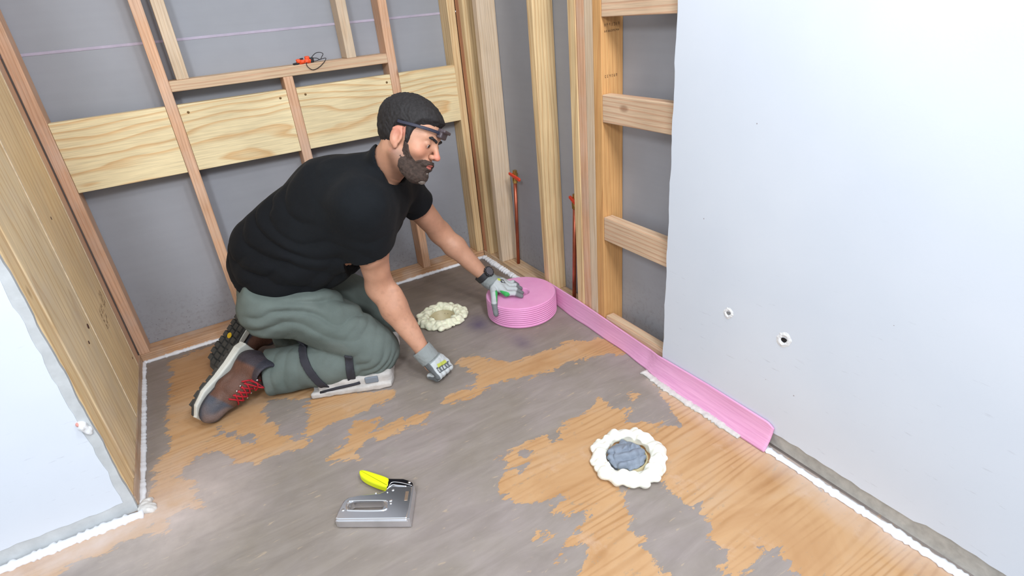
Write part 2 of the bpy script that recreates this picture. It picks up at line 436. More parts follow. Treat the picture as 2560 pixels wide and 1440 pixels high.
# ------------------------------------------------------------------ floor
# bare plywood areas and coated areas, as outlines on the floor plane (metres)
PLYWOOD = [
[(-1.429, -0.061), (-1.415, -0.051), (-1.261, -0.033), (-0.982, -0.524), (-0.990, -0.634), (-0.776, -0.785), (-0.782, -0.818), (-0.822, -0.835), (-0.897, -0.830), (-0.956, -0.835), (-1.028, -0.838), (-1.069, -0.853), (-1.085, -0.893), (-1.121, -0.883), (-1.180, -0.873), (-1.230, -0.873), (-1.277, -0.827), (-1.299, -0.779), (-1.352, -0.715), (-1.398, -0.748), (-1.434, -0.792), (-1.394, -0.835), (-1.379, -0.918), (-1.382, -0.969), (-1.408, -0.937), (-1.459, -0.953), (-1.464, -0.993), (-1.482, -0.998), (-1.511, -0.972), (-1.496, -0.921), (-1.504, -0.863), (-1.512, -0.824), (-1.496, -0.785), (-1.483, -0.687), (-1.441, -0.598), (-1.454, -0.525), (-1.446, -0.400), (-1.434, -0.239)],
[(-1.506, -0.860), (-1.469, -0.932), (-1.524, -0.970), (-1.655, -0.964), (-1.733, -0.988), (-1.861, -0.950), (-1.890, -0.803)],
[(-0.934, -0.851), (-0.856, -0.918), (-0.905, -0.955), (-0.955, -0.987), (-0.969, -1.034), (-1.051, -0.990), (-1.028, -0.975), (-0.983, -0.950), (-0.958, -0.898)],
[(-0.894, -0.954), (-0.804, -0.938), (-0.719, -0.972), (-0.754, -1.003), (-0.826, -0.995), (-0.900, -1.002)],
[(-1.121, -0.832), (-1.079, -0.863), (-1.091, -0.897), (-1.128, -0.870)],
[(-0.497, -0.746), (-0.448, -0.775), (-0.419, -0.824), (-0.366, -0.883), (-0.327, -0.896), (-0.214, -0.912), (-0.143, -0.903), (-0.054, -0.954), (-0.027, -0.946), (-0.011, -1.063), (-0.015, -1.104), (-0.071, -1.052), (-0.145, -1.038), (-0.212, -1.020), (-0.274, -1.014), (-0.371, -1.011), (-0.386, -0.984), (-0.474, -0.964), (-0.553, -0.978), (-0.658, -0.970), (-0.666, -0.944), (-0.599, -0.922), (-0.531, -0.935), (-0.517, -0.875), (-0.518, -0.834), (-0.538, -0.776)],
[(-0.156, -1.271), (-0.119, -1.285), (-0.141, -1.310), (-0.185, -1.304)],
[(-0.437, -1.275), (-0.349, -1.261), (-0.277, -1.249), (-0.255, -1.238), (-0.263, -1.260), (-0.233, -1.282), (-0.236, -1.306), (-0.202, -1.338), (-0.226, -1.346), (-0.247, -1.349), (-0.252, -1.376), (-0.201, -1.414), (-0.143, -1.462), (-0.127, -1.419), (-0.099, -1.382), (-0.079, -1.323), (-0.070, -1.279), (-0.039, -1.516), (-0.028, -1.678), (-0.013, -2.166), (-0.014, -2.171), (-0.684, -1.717), (-0.664, -1.691), (-0.630, -1.667), (-0.609, -1.633), (-0.647, -1.626), (-0.689, -1.626), (-0.681, -1.608), (-0.637, -1.589), (-0.568, -1.579), (-0.540, -1.564), (-0.588, -1.544), (-0.610, -1.529), (-0.634, -1.539), (-0.629, -1.515), (-0.613, -1.491), (-0.553, -1.497), (-0.642, -1.457), (-0.693, -1.421), (-0.681, -1.352), (-0.645, -1.321), (-0.628, -1.303), (-0.627, -1.277), (-0.574, -1.273), (-0.534, -1.269), (-0.490, -1.272), (-0.472, -1.303), (-0.448, -1.302)],
[(-0.680, -1.534), (-0.668, -1.545), (-0.678, -1.555), (-0.687, -1.548)],
[(-0.669, -1.558), (-0.653, -1.566), (-0.664, -1.574), (-0.673, -1.568)]]
COATED = [
[(-1.140, -0.575), (-1.025, -0.641), (-1.077, -0.856), (-1.143, -0.798), (-1.140, -0.727), (-1.177, -0.680)],
[(-1.316, -0.616), (-1.270, -0.678), (-1.211, -0.740), (-1.234, -0.775), (-1.266, -0.726), (-1.288, -0.674)],
[(-0.429, -1.539), (-0.331, -1.578), (-0.341, -1.629), (-0.326, -1.646), (-0.336, -1.687), (-0.299, -1.706), (-0.338, -1.713), (-0.340, -1.744), (-0.357, -1.770), (-0.367, -1.801), (-0.381, -1.808), (-0.373, -1.843), (-0.401, -1.846), (-0.432, -1.888), (-0.531, -1.821), (-0.511, -1.795), (-0.504, -1.730), (-0.487, -1.668), (-0.473, -1.625), (-0.446, -1.573)],
[(-0.397, -1.911), (-0.334, -1.870), (-0.301, -1.863), (-0.268, -1.881), (-0.263, -1.924), (-0.310, -1.970)],
[(-0.568, -1.288), (-0.550, -1.301), (-0.567, -1.315), (-0.577, -1.303)],
[(-0.620, -1.319), (-0.588, -1.332), (-0.579, -1.358), (-0.615, -1.352), (-0.626, -1.330)],
[(-0.596, -1.586), (-0.581, -1.596), (-0.594, -1.606), (-0.606, -1.595)],
[(-0.310, -1.662), (-0.295, -1.672), (-0.312, -1.682), (-0.321, -1.676)]]
def sd_poly(P, poly):
    poly = np.array(poly); n = len(poly); d = np.full(len(P), 9.0); ins = np.zeros(len(P), bool)
    for i in range(n):
        a = poly[i]; b = poly[(i + 1) % n]; e = b - a; w = P - a
        t = np.clip((w @ e) / (e @ e + 1e-12), 0, 1); d = np.minimum(d, np.linalg.norm(w - t[:, None] * e, axis=1))
        c = ((a[1] <= P[:, 1]) & (b[1] > P[:, 1])) | ((b[1] <= P[:, 1]) & (a[1] > P[:, 1]))
        with np.errstate(divide='ignore', invalid='ignore'):
            xi = a[0] + (P[:, 1] - a[1]) / (b[1] - a[1]) * e[0]
        ins ^= c & (P[:, 0] < xi)
    return np.where(ins, -d, d)

HOLES = [(-0.435, -0.447), (-0.352, -1.487)]
def floor():
    m, nt, b = newmat('patchy_subfloor')
    tc = N(nt, 'ShaderNodeTexCoord'); v = tc.outputs['Object']
    at = N(nt, 'ShaderNodeAttribute', attribute_name='ply')          # signed distance to bare wood, metres
    at2 = N(nt, 'ShaderNodeAttribute', attribute_name='dusty')
    mp = N(nt, 'ShaderNodeMapping'); mp.inputs['Scale'].default_value = (0.45, 1, 1); mp.inputs['Rotation'].default_value = (0, 0, 0.12); nt.links.new(v, mp.inputs[0])
    n1 = noise(nt, mp.outputs[0], 26, 8, 0.68, 0.6)
    n2 = noise(nt, mp.outputs[0], 90, 5, 0.6, 0.4)
    dn = math_(nt, 'ADD', math_(nt, 'MULTIPLY', math_(nt, 'SUBTRACT', n1.outputs[0], 0.5), 0.125), math_(nt, 'MULTIPLY', math_(nt, 'SUBTRACT', n2.outputs[0], 0.5), 0.05))
    dd = math_(nt, 'ADD', at.outputs['Fac'], dn)
    mk = N(nt, 'ShaderNodeMapRange'); setin(mk, From_Min=-0.0012, From_Max=0.0012, To_Min=1.0, To_Max=0.0); nt.links.new(dd, mk.inputs[0])
    # coating
    c1 = noise(nt, v, 3.0, 5, 0.6); cr = ramp(nt, [(0.22, lin(134, 124, 111)), (0.45, lin(143, 134, 126)), (0.62, lin(151, 141, 137)), (0.82, lin(146, 141, 131))]); nt.links.new(c1.outputs[0], cr.inputs[0])
    mp2 = N(nt, 'ShaderNodeMapping'); mp2.inputs['Scale'].default_value = (0.22, 1, 1); mp2.inputs['Rotation'].default_value = (0, 0, 0.5); nt.links.new(v, mp2.inputs[0])
    c2 = noise(nt, mp2.outputs[0], 24, 7, 0.65, 0.8); c2r = ramp(nt, [(0.3, (0.84, 0.83, 0.83, 1)), (0.7, (1.09, 1.09, 1.09, 1))]); nt.links.new(c2.outputs[0], c2r.inputs[0])
    coat = mixc(nt, 1.0, cr.outputs[0], c2r.outputs[0], 'MULTIPLY')
    ns = noise(nt, mp2.outputs[0], 120, 3, 0.5, 0.5); nr = ramp(nt, [(0.66, (0, 0, 0, 1)), (0.72, (1, 1, 1, 1))]); nt.links.new(ns.outputs[0], nr.inputs[0])
    coat = mixc(nt, math_(nt, 'MULTIPLY', nr.outputs[0], 0.5), coat, lin(184, 164, 138))
    # plywood: long wavy grain
    mg = N(nt, 'ShaderNodeMapping'); mg.inputs['Scale'].default_value = (0.10, 1, 1); mg.inputs['Rotation'].default_value = (0, 0, 0.05); nt.links.new(v, mg.inputs[0])
    gd = noise(nt, mg.outputs[0], 4.5, 3); va = N(nt, 'ShaderNodeVectorMath', operation='MULTIPLY_ADD'); nt.links.new(gd.outputs['Color'], va.inputs[0]); va.inputs[1].default_value = (0.0, 0.28, 0.0); nt.links.new(mg.outputs[0], va.inputs[2])
    wv = N(nt, 'ShaderNodeTexWave', wave_type='BANDS', bands_direction='Y', wave_profile='SIN'); setin(wv, Scale=15.0, Distortion=1.2, Detail=2.0, Detail_Scale=1.2); nt.links.new(va.outputs[0], wv.inputs[0])
    gb = noise(nt, v, 4.0, 4, 0.6); amt = ramp(nt, [(0.4, (0.12,) * 3 + (1,)), (0.62, (0.85,) * 3 + (1,))]); nt.links.new(gb.outputs[0], amt.inputs[0])
    p1 = ramp(nt, [(0.25, lin(190, 160, 130)), (0.5, lin(190, 151, 110)), (0.75, lin(174, 131, 88))]); nt.links.new(noise(nt, mp.outputs[0], 7, 5, 0.6, 0.7).outputs[0], p1.inputs[0])
    gr = ramp(nt, [(0.0, (0.80, 0.72, 0.60, 1)), (0.35, (1.0, 1.0, 1.0, 1)), (1.0, (1.04, 1.04, 1.02, 1))]); nt.links.new(wv.outputs[0], gr.inputs[0])
    ply = mixc(nt, amt.outputs[0], p1.outputs[0], mixc(nt, 1.0, p1.outputs[0], gr.outputs[0], 'MULTIPLY'))
    st = noise(nt, v, 9, 6, 0.7); str_ = ramp(nt, [(0.58, (0, 0, 0, 1)), (0.72, (1, 1, 1, 1))]); nt.links.new(st.outputs[0], str_.inputs[0])
    ply = mixc(nt, math_(nt, 'MULTIPLY', str_.outputs[0], 0.5), ply, lin(200, 172, 150))
    d3 = noise(nt, mp.outputs[0], 55, 6, 0.75); d3r = ramp(nt, [(0.59, (0, 0, 0, 1)), (0.64, (1, 1, 1, 1))]); nt.links.new(d3.outputs[0], d3r.inputs[0])
    near = N(nt, 'ShaderNodeMapRange'); setin(near, From_Min=-0.10, From_Max=-0.0, To_Min=0.0, To_Max=0.8); nt.links.new(at.outputs['Fac'], near.inputs[0])
    ply = mixc(nt, math_(nt, 'MULTIPLY', d3r.outputs[0], near.outputs[0]), ply, lin(150, 136, 116))
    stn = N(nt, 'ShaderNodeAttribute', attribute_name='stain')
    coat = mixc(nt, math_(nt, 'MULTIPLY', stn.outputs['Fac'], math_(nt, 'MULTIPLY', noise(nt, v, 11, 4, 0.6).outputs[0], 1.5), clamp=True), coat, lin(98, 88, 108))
    col = mixc(nt, mk.outputs[0], coat, ply)
    # plaster dust near walls
    dsn = noise(nt, v, 14, 5, 0.6)
    df = math_(nt, 'MULTIPLY', at2.outputs['Fac'], math_(nt, 'MULTIPLY', dsn.outputs[0], 1.25), clamp=True)
    col = mixc(nt, df, col, lin(212, 196, 188))
    # brown worn zone in the alcove
    at3 = N(nt, 'ShaderNodeAttribute', attribute_name='brown')
    col = mixc(nt, math_(nt, 'MULTIPLY', at3.outputs['Fac'], 0.75), col, mixc(nt, 1.0, col, (0.62, 0.54, 0.48, 1), 'MULTIPLY'))
    nt.links.new(col, b.inputs['Base Color'])
    b.inputs['Roughness'].default_value = 0.52; b.inputs['Specular IOR Level'].default_value = 0.4
    h = math_(nt, 'ADD', math_(nt, 'MULTIPLY', mk.outputs[0], -1.0), math_(nt, 'ADD', math_(nt, 'MULTIPLY', c2.outputs[0], 0.5), math_(nt, 'MULTIPLY', wv.outputs[0], 0.25)))
    bump(nt, b, h, 0.35, 0.0012)
    x = np.concatenate([np.arange(-3.2, -1.9, 0.1), np.arange(-1.9, 0.10001, 0.01)]); y = np.concatenate([np.arange(-4.0, -2.2, 0.1), np.arange(-2.2, 0.1001, 0.01)])
    X, Y = np.meshgrid(x, y, indexing='ij'); P = np.stack([X.ravel(), Y.ravel()], 1)
    sd = np.full(len(P), 9.0)
    for p in PLYWOOD: sd = np.minimum(sd, sd_poly(P, p))
    for p in COATED: sd = np.maximum(sd, -sd_poly(P, p))
    sd = np.clip(sd, -0.3, 0.3)
    ny = len(y); F = []
    for i in range(len(x) - 1):
        for j in range(ny - 1):
            cx, cy = (x[i] + x[i + 1]) / 2, (y[j] + y[j + 1]) / 2
            if any((cx - hx) ** 2 + (cy - hy) ** 2 < 0.050 ** 2 for hx, hy in HOLES): continue
            F.append((i * ny + j, (i + 1) * ny + j, (i + 1) * ny + j + 1, i * ny + j + 1))
    o = pydata('floor', np.c_[P, np.zeros(len(P))], F, m)
    me = o.data
    a = me.attributes.new('ply', 'FLOAT', 'POINT'); a.data.foreach_set('value', sd.astype(np.float32))
    # dust: along the two drywalls and at the outer corner of the left wall
    d = np.maximum(np.clip(1 - (-P[:, 0] - 0.02) / 0.09, 0, 1) * (P[:, 1] < -1.25) * 0.8, np.clip(1 - np.abs(P[:, 1] + 0.93) / 0.10, 0, 1) * (P[:, 0] < -1.42))
    d = np.maximum(d, np.clip(1 - np.hypot(P[:, 0] + 1.45, (P[:, 1] + 0.93)) / 0.28, 0, 1) * 0.9)
    a = me.attributes.new('dusty', 'FLOAT', 'POINT'); a.data.foreach_set('value', d.astype(np.float32))
    br = np.clip((P[:, 1] + 0.60) / 0.35, 0, 1) * np.clip((P[:, 0] + 1.5) / 0.2, 0.5, 1)
    a = me.attributes.new('brown', 'FLOAT', 'POINT'); a.data.foreach_set('value', br.astype(np.float32))
    tag(o, 'worn subfloor with peeled patches of bare orange plywood under a grey-brown coating', kind='structure')
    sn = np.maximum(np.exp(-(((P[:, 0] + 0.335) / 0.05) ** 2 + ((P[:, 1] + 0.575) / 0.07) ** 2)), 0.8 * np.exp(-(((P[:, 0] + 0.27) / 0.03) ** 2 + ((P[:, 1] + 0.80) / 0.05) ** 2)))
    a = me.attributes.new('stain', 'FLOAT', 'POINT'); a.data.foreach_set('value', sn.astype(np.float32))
    return o
floor()

# ------------------------------------------------------------------ setting: walls
L, W, T = 1.524, 0.0356, 0.083
zb, hb, zs = 0.681, 0.231, 0.9556
xs1, xc, xs3 = -1.1484, -0.7404, -0.3262
TOP = 2.35
wb = tag(empty('wall_back', (-L / 2, 0, 0)), 'open framed back wall with bare grey drywall between wooden studs', kind='structure')
board('panel', -L - 0.12, T + 0.013, T + 0.001, T + 0.014, 0.0, 1.1145, GRAY, wb, 0.001)
board('panel', -L - 0.12, T + 0.013, T + 0.001, T + 0.014, 1.1195, TOP, GRAY, wb, 0.001)
tag(board('panel_joint', -L - 0.1, 0.0, T - 0.0005, T + 0.006, 1.111, 1.120, plain('lilac_joint', lin(178, 170, 188), 0.8, var=0.1, bmp=0.4, bscale=80), wb, 0.001), 'lilac paper seam between the grey panels')
tag(board('bottom_plate', -L, 0.0, 0.0, T, 0.001, W, PLX, wb), 'wooden plate along the foot of the back wall')
tag(board('stud', -L, -L + W, 0.0, T, W, TOP, FIR, wb), 'pinkish stud in the left corner of the back wall')
tag(board('stud', xs1, xs1 + W, 0.0, T, W, TOP, FIR, wb), 'long reddish stud left of the crossbar')
tag(board('stud', xs3, xs3 + W, 0.0, T, W, TOP, FIR, wb), 'reddish stud right of the crossbar, behind the man')
tag(board('stud', -W, 0.0, 0.0, T, W, TOP, FIRY, wb), 'yellowish stud in the right corner of the back wall')
tag(board('jack_stud', -1.087, -1.047, 0.004, T, zs + W, TOP, FIRP, wb), 'pale short stud on the left end of the crossbar')
tag(board('jack_stud', -0.487, -0.449, 0.002, T, zs + W, TOP, FIRP, wb), 'pale short stud near the right end of the crossbar')
tag(board('crossbar', xs1 + W, xs3, 0.0, T, zs, zs + W, FIRX, wb), 'horizontal wooden crossbar between two studs')
tag(board('cripple_stud', xc, xc + W, 0.0, T, W, zs, FIR, wb), 'short stud under the middle of the crossbar')
for a, b in ((-L + W, xs1), (xs1 + W, xc), (xc + W, xs3), (xs3 + W, -0.003)):
    if b > -0.01: b = -W + 0.012
    tag(board('blocking_board', a + 0.0008, b - 0.0008, 0.0015, 0.037, zb, zb + hb, PINE, wb, 0.0015), 'wide yellow pine board set flush between the studs')
# nail heads / toenail dimples on the pine boards
for (x, z) in ((xs1 + W + 0.028, 0.884), (xc - 0.028, 0.885), (xc + W + 0.03, 0.885), (xs3 - 0.02, 0.884)):
    tube('nail_dimple', [(x, 0.004, z), (x, 0.0009, z)], 0.0045, plain('nail_dark', lin(120, 92, 54), 0.7), wb, 10)

wr = tag(empty('wall_right', (0, -0.6, 0)), 'right wall, open studs near the corner and white drywall beyond', kind='structure')
board('panel', T + 0.001, T + 0.014, -1.9, T + 0.014, 0.0, TOP, GRAY, wr, 0.001)
yB, yC, yD, sD, yW = -0.1931, -0.5938, -0.9558, 0.1648, -1.2623
tag(board('bottom_plate', 0.0, T, yD, 0.0, 0.001, W, PLY_, wr), 'wooden plate along the foot of the right wall')
tag(board('corner_stud', 0.0008, T, -W, 0.0, W, TOP, FIRR, wr), 'reddish stud in the corner')
tag(board('corner_stud', 0.0, T, -2 * W, -W, W, TOP, FIRY, wr), 'yellowish stud next to the corner')
tag(board('stud', 0.0, T, yB, yB + W, W, TOP, FIRP, wr), 'pale wide stud left of the first copper pipe')
tag(board('stud', 0.0, T, yC, yC + W, W, TOP, FIRY, wr), 'yellow knotty stud between the two copper pipes')
q = sD / 4
for k, (mt, dx, lb) in enumerate(((FIRO, 0.0, 'orange stud facing the ladder of blocks'), (FIRP, 0.001, 'pale stud in the ganged post'), (FIR, 0.002, 'reddish stud in the ganged post'), (FIRY, 0.0, 'yellowish outer stud of the ganged post'))):
    tag(board('post_stud', dx, T, yD + k * q + 0.0006, yD + (k + 1) * q - 0.0006, W, TOP, mt, wr), lb)
for z, lb in ((1.0708, 'uppermost wooden block'), (0.7758, 'upper striped wooden block'), (0.3831, 'lower wooden block with a round knot')):
    tag(board('block', 0.0, W, -1.33, yD - 0.001, z, z + 0.0825, BLK, wr), lb)
tag(board('block', 0.0, W, -1.33, yD - 0.006, 0.006, 0.088, BLK, wr, 0.003, 0.0006), 'rough wooden block lying on the floor line')
tag(board('bottom_plate', W + 0.001, T, -1.33, yD, 0.0, W, PLY_, wr), 'plate end behind the lowest block')
board('back_stud', 0.0, T, -1.33 - W, -1.33, W, TOP, FIRO, wr)

def ragged_sheet(name, x, th, y0, y1, z0, z1, mat, parent, edge_y=None, edge_z=None, n=120):
    """drywall sheet in a plane of constant x, ragged near edge (y1) and lower edge"""
    V = []; F = []
    zz = np.linspace(z0, z1, n)
    ys = np.linspace(y0, y1, n)
    bot = np.array([z0 + (edge_z(y) if edge_z else 0) for y in ys]); rt = np.array([y1 + (edge_y(z) if edge_y else 0) for z in zz])
    loop = [(y, b) for y, b in zip(ys, bot)] + [(r, z) for r, z in zip(rt[1:], zz[1:])] + [(y0, z1)]
    m = len(loop)
    for xx in (x, x + th):
        for (y, z) in loop: V.append((xx, y, z))
    F.append(tuple(range(m))[::-1]); F.append(tuple(range(m, 2 * m)))
    for i in range(m): F.append((i, (i + 1) % m, m + (i + 1) % m, m + i))
    return pydata(name, V, F, mat, parent)
rr = np.random.RandomState(4)
nz = lambda t, s, f: sum(math.sin(t * f * k + s * k * 1.7) / k for k in (1, 2.3, 4.1, 7.7))
# bare board where a baseboard used to be, then the painted face just proud of it
tag(ragged_sheet('drywall_sheet', -0.0110, 0.0112, -4.0, yW, 0.012, TOP, BARE, wr, lambda z: 0.0012 * nz(z, 1, 40)), 'bare grey foot of the drywall where a baseboard was removed')
def ez(y):
    return 0.004 * nz(y, 2, 22) * 0.35 + (0.010 if y < -2.03 else 0.0) + 0.0015 * nz(y, 5, 130)
tag(ragged_sheet('paint_face', -0.0127, 0.0019, -4.0, yW - 0.0004, 0.052, TOP, WHITE, wr, lambda z: 0.0015 * nz(z, 3, 35), ez), 'white painted face of the drywall')
# torn screw holes
def torn_hole(c, r, seed):
    rs = np.random.RandomState(seed); n = 22
    V = []; F = []
    prof = [(1.45, 0.0002), (1.15, 0.0012), (0.95, 0.0022), (0.74, 0.0012), (0.55, -0.0002)]
    for k in range(n):
        a = 2 * math.pi * k / n; w = 1 + 0.28 * rs.rand() + 0.35 * abs(math.cos(a + 0.9))
        for (q_, h_) in prof:
            V.append((c[0] - 0.0129 - h_ * (0.7 + 0.6 * rs.rand()), c[1] + r * q_ * w * math.cos(a), c[2] + r * q_ * w * math.sin(a)))
    m = len(prof)
    for k in range(n):
        for i in range(m - 1): F.append((k * m + i, ((k + 1) % n) * m + i, ((k + 1) % n) * m + i + 1, k * m + i + 1))
    o = pydata('torn_paper_rim', V, F, GYP, wr); tag(o, 'puffed torn paper around a screw hole')
    n2 = 16; Vd = [(c[0] - 0.0131, c[1] + 0.002 * math.cos(2 * math.pi * k / n2) * 2 - r * 0.12 + r * 0.45 * math.cos(2 * math.pi * k / n2), c[2] - r * 0.1 + r * 0.62 * math.sin(2 * math.pi * k / n2)) for k in range(n2)]
    Vd += [(v[0] + 0.012, v[1], v[2]) for v in Vd]
    Fd = [tuple(range(n2))] + [(k, (k + 1) % n2, n2 + (k + 1) % n2, n2 + k) for k in range(n2)]
    tag(pydata('screw_hole', Vd, Fd, DARK if seed == 2 else plain('hole_grey', lin(130, 130, 132), 0.9), wr), 'small hole broken into the drywall')
torn_hole((0, -1.495, 0.340), 0.0085, 1)
torn_hole((0, -1.662, 0.339), 0.0105, 2)

def stud_stamp():
    V = []; F = []; rs = np.random.RandomState(8); y = yD - 0.0007
    for r_, (n_, zz, h_) in enumerate(((7, 1.045, 0.008), (9, 1.030, 0.005), (6, 0.905, 0.007))):
        for i in range(n_):
            x = 0.012 + i * (0.0085 if r_ != 1 else 0.0062); t = 0.0011; w_ = 0.0038
            segs = [(0, 0, w_, t), (0, 0, t, h_), (w_ - t, 0, w_, h_), (0, h_ - t, w_, h_), (0, h_ / 2, w_, h_ / 2 + t)]
            for q_ in sorted(rs.choice(5, 3, replace=False)):
                a = segs[q_]; k = len(V); V += [(x + a[0], y, zz + a[1]), (x + a[2], y, zz + a[1]), (x + a[2], y, zz + a[3]), (x + a[0], y, zz + a[3])]; F.append((k, k + 1, k + 2, k + 3))
    tag(pydata('grade_stamp', V, F, plain('dark_ink', lin(120, 92, 66), 0.9), wr), 'faint ink stamp near the upper block')
stud_stamp()

wl = tag(empty('wall_left', (-L, -0.43, 0)), 'left alcove wall of ganged upright lumber', kind='structure')
bounds = [(-0.030, 0.0, FIRR, 'narrow reddish stud beside the corner', 0.004), (-0.105, -0.030, FIR, 'narrow pinkish stud', 0.0), (-0.46, -0.105, PLANK, 'wide plank with a grade stamp', 0.0), (-0.78, -0.46, PLANKP, 'wide dusty plank with a dark knot', 0.001), (-0.855, -0.78, PLANK, 'narrow plank at the outer edge', 0.003)]
for (a, b, mt, lb, dx) in bounds:
    tag(board('plank', -L - T, -L - dx, a + 0.0007, b - 0.0007, 0.040, TOP, mt, wl, 0.0035), lb)
tag(board('bottom_plate', -L - T, -L + 0.0005, -0.855, -0.0, 0.001, 0.0395, PLATEL, wl), 'dusty plate at the foot of the left wall')
DUSTL = plain('dusty_joint', lin(222, 202, 172), 0.9, var=0.15, vscale=60, bmp=0.4)
for yj in (-0.105, -0.46):
    tag(board('dust_line', -L - 0.002, -L + 0.0012, yj - 0.004, yj + 0.004, 0.05, TOP, DUSTL, wl, 0.0008), 'pale line of plaster dust in the joint between planks')
# dark knots on the plank
def knot(y, z, r, x=-L):
    lathe_v = []; n = 12
    o = pydata('knot', [(x + 0.0006, y + r * 0.8 * math.cos(2 * math.pi * k / n), z + r * math.sin(2 * math.pi * k / n)) for k in range(n)] + [(x - 0.002, y + r * math.cos(2 * math.pi * k / n), z + r * math.sin(2 * math.pi * k / n)) for k in range(n)],
               [tuple(range(n))] + [(k, n + k, n + (k + 1) % n, (k + 1) % n) for k in range(n)], plain('knot_brown', lin(74, 42, 28), 0.6), wl)
knot(-0.50, 0.405, 0.008); knot(-0.57, 0.385, 0.005); knot(-0.14, 0.10, 0.005); knot(-0.33, 0.69, 0.005)
# grade stamps: small ink strokes
INK = plain('stamp_ink', lin(128, 92, 70), 0.9)
def stamp(y0, z0, rows, parent, x=-L + 0.0004, sc=1.0):
    V = []; F = []; rs = np.random.RandomState(int(abs(y0) * 1000))
    for r_, wds in enumerate(rows):
        y = y0 - r_ * 0.018 * sc; z = z0
        for w_ in wds:
            for _ in range(w_):
                hgt = rs.choice([0.010, 0.012]) * sc; wd = 0.004 * sc; t = 0.0012 * sc
                segs = [(0, 0, hgt, t), (0, 0, t, wd), (hgt, 0, hgt + t, wd), (hgt / 2, 0, hgt / 2 + t, wd), (0, wd, hgt, wd + t)]
                for s in [segs[i] for i in sorted(rs.choice(5, 3, replace=False))]:
                    k = len(V); V += [(x, y - s[0], z - s[1]), (x, y - s[2], z - s[1]), (x, y - s[2], z - s[3]), (x, y - s[0], z - s[3])]; F.append((k, k + 1, k + 2, k + 3))
                z -= 0.0068 * sc
            z -= 0.005 * sc
    tag(pydata('grade_stamp', V, F, INK, parent), 'faded brown ink stamp')
stamp(-0.155, 0.385, [(6,), (6,)], wl, sc=1.3); stamp(-0.225, 0.365, [(3, 2), (4, 3), (7,)], wl, sc=1.5)

wf = tag(empty('wall_front', (-2.1, -0.87, 0)), 'white drywall return at the left edge of the picture', kind='structure')
def ragged_y(name, y, th, x0, x1, z0, z1, mat, ex=None, ezf=None, n=110):
    zz = np.linspace(z0, z1, n); xs = np.linspace(x0, x1, n)
    loop = [(x, z0 + (ezf(x) if ezf else 0)) for x in xs] + [(x1 + (ex(z) if ex else 0), z) for z in zz[1:]] + [(x0, z1)]
    V = []; m = len(loop)
    for yy in (y, y - th):
        for (x, z) in loop: V.append((x, yy, z))
    F = [tuple(range(m)), tuple(range(m, 2 * m))[::-1]] + [((i + 1) % m, i, m + i, m + (i + 1) % m) for i in range(m)]
    return pydata(name, V, F, mat, wf)
tag(ragged_y('drywall_sheet', -0.856, 0.013, -3.2, -L - 0.004, 0.002, TOP, BARE2, lambda z: 0.003 * nz(z, 4, 30) * 0.5), 'bare grey edge and foot of the left drywall')
tag(ragged_y('paint_face', -0.8685, 0.002, -3.2, -L - 0.026, 0.046, TOP, WHITE, lambda z: 0.0022 * nz(z, 7, 14) * 0.6 + 0.0016 * nz(z, 2, 70), lambda x: 0.004 * nz(x, 3, 12) * 0.5 + 0.0012 * nz(x, 6, 90)), 'white painted face of the left drywall')
board('back_stud', -3.1, -L - T, -0.856, -0.82, 0.0, TOP, PLANK, wf)
sdf_mesh('torn_paper_flap', lambda P: smin(ell(P, (-1.545, -0.872, 0.305), (0.010, 0.012, 0.013)), ell(P, (-1.537, -0.872, 0.288), (0.008, 0.010, 0.012)), 0.006) + 0.003 * wob(P, 260, 3), (-1.57, -0.90, 0.26), (-1.51, -0.84, 0.335), 0.002, GYP, wf)
sdf_mesh('plaster_lump', lambda P: ell(P, (-1.551, -0.872, 0.312), (0.005, 0.006, 0.006)) + 0.001 * wob(P, 300, 8), (-1.565, -0.885, 0.30), (-1.535, -0.86, 0.325), 0.0015, PINKW, wf)

# sealant beads
def bead(name, pts, r, mat, label, seed, parent=None, squash=0.7, rag=0.35, step=0.006):
    P = np.array(pts, float); seg = []
    for a, b in zip(P[:-1], P[1:]):
        n = max(2, int(np.linalg.norm(b - a) / step)); seg += [a + (b - a) * t for t in np.arange(n) / n]
    seg.append(P[-1]); P = np.array(seg); rs = np.random.RandomState(seed); k = 12; V = []; F = []; n = len(P)
    sm = np.convolve(rs.rand(n + 8), np.ones(9) / 9, 'valid'); fi = rs.rand(n)
    for i in range(n):
        t = P[min(i + 1, n - 1)] - P[max(i - 1, 0)]; t /= np.linalg.norm(t); s = np.array([t[1], -t[0], 0.0]); s /= np.linalg.norm(s)
        R = r * (0.55 + 0.9 * sm[i] + rag * fi[i] * (fi[i] > 0.7))
        for j in range(k):
            a = 2 * math.pi * j / k; w = 1 + rag * 0.35 * rs.rand()
            V.append(P[i] + s * R * w * math.cos(a) + np.array([0, 0, 1]) * R * squash * w * math.sin(a))
    for i in range(n - 1):
        for j in range(k): F.append((i * k + j, i * k + (j + 1) % k, (i + 1) * k + (j + 1) % k, (i + 1) * k + j))
    F += [tuple(range(k))[::-1], tuple(range((n - 1) * k, n * k))]
    o = pydata(name, V, F, mat, parent, True)
    return tag(o, label, 'sealant')
bead('sealant_bead', [(-L + 0.004, -0.006, 0.003), (-0.004, -0.006, 0.003)], 0.0085, CAULK, 'white sealant bead along the foot of the back wall', 1)
bead('sealant_bead', [(-L + 0.004, -0.004, 0.003), (-L + 0.005, -0.860, 0.003)], 0.0078, CAULK, 'white sealant bead along the foot of the left alcove wall', 2)
bead('sealant_bead', [(-0.010, -0.012, 0.006), (-0.008, -0.11, 0.004), (-0.006, -0.30, 0.003), (-0.006, -0.425, 0.003)], 0.0125, CAULK, 'thick feathery white sealant bead right of the back corner', 3, rag=0.5, step=0.004)
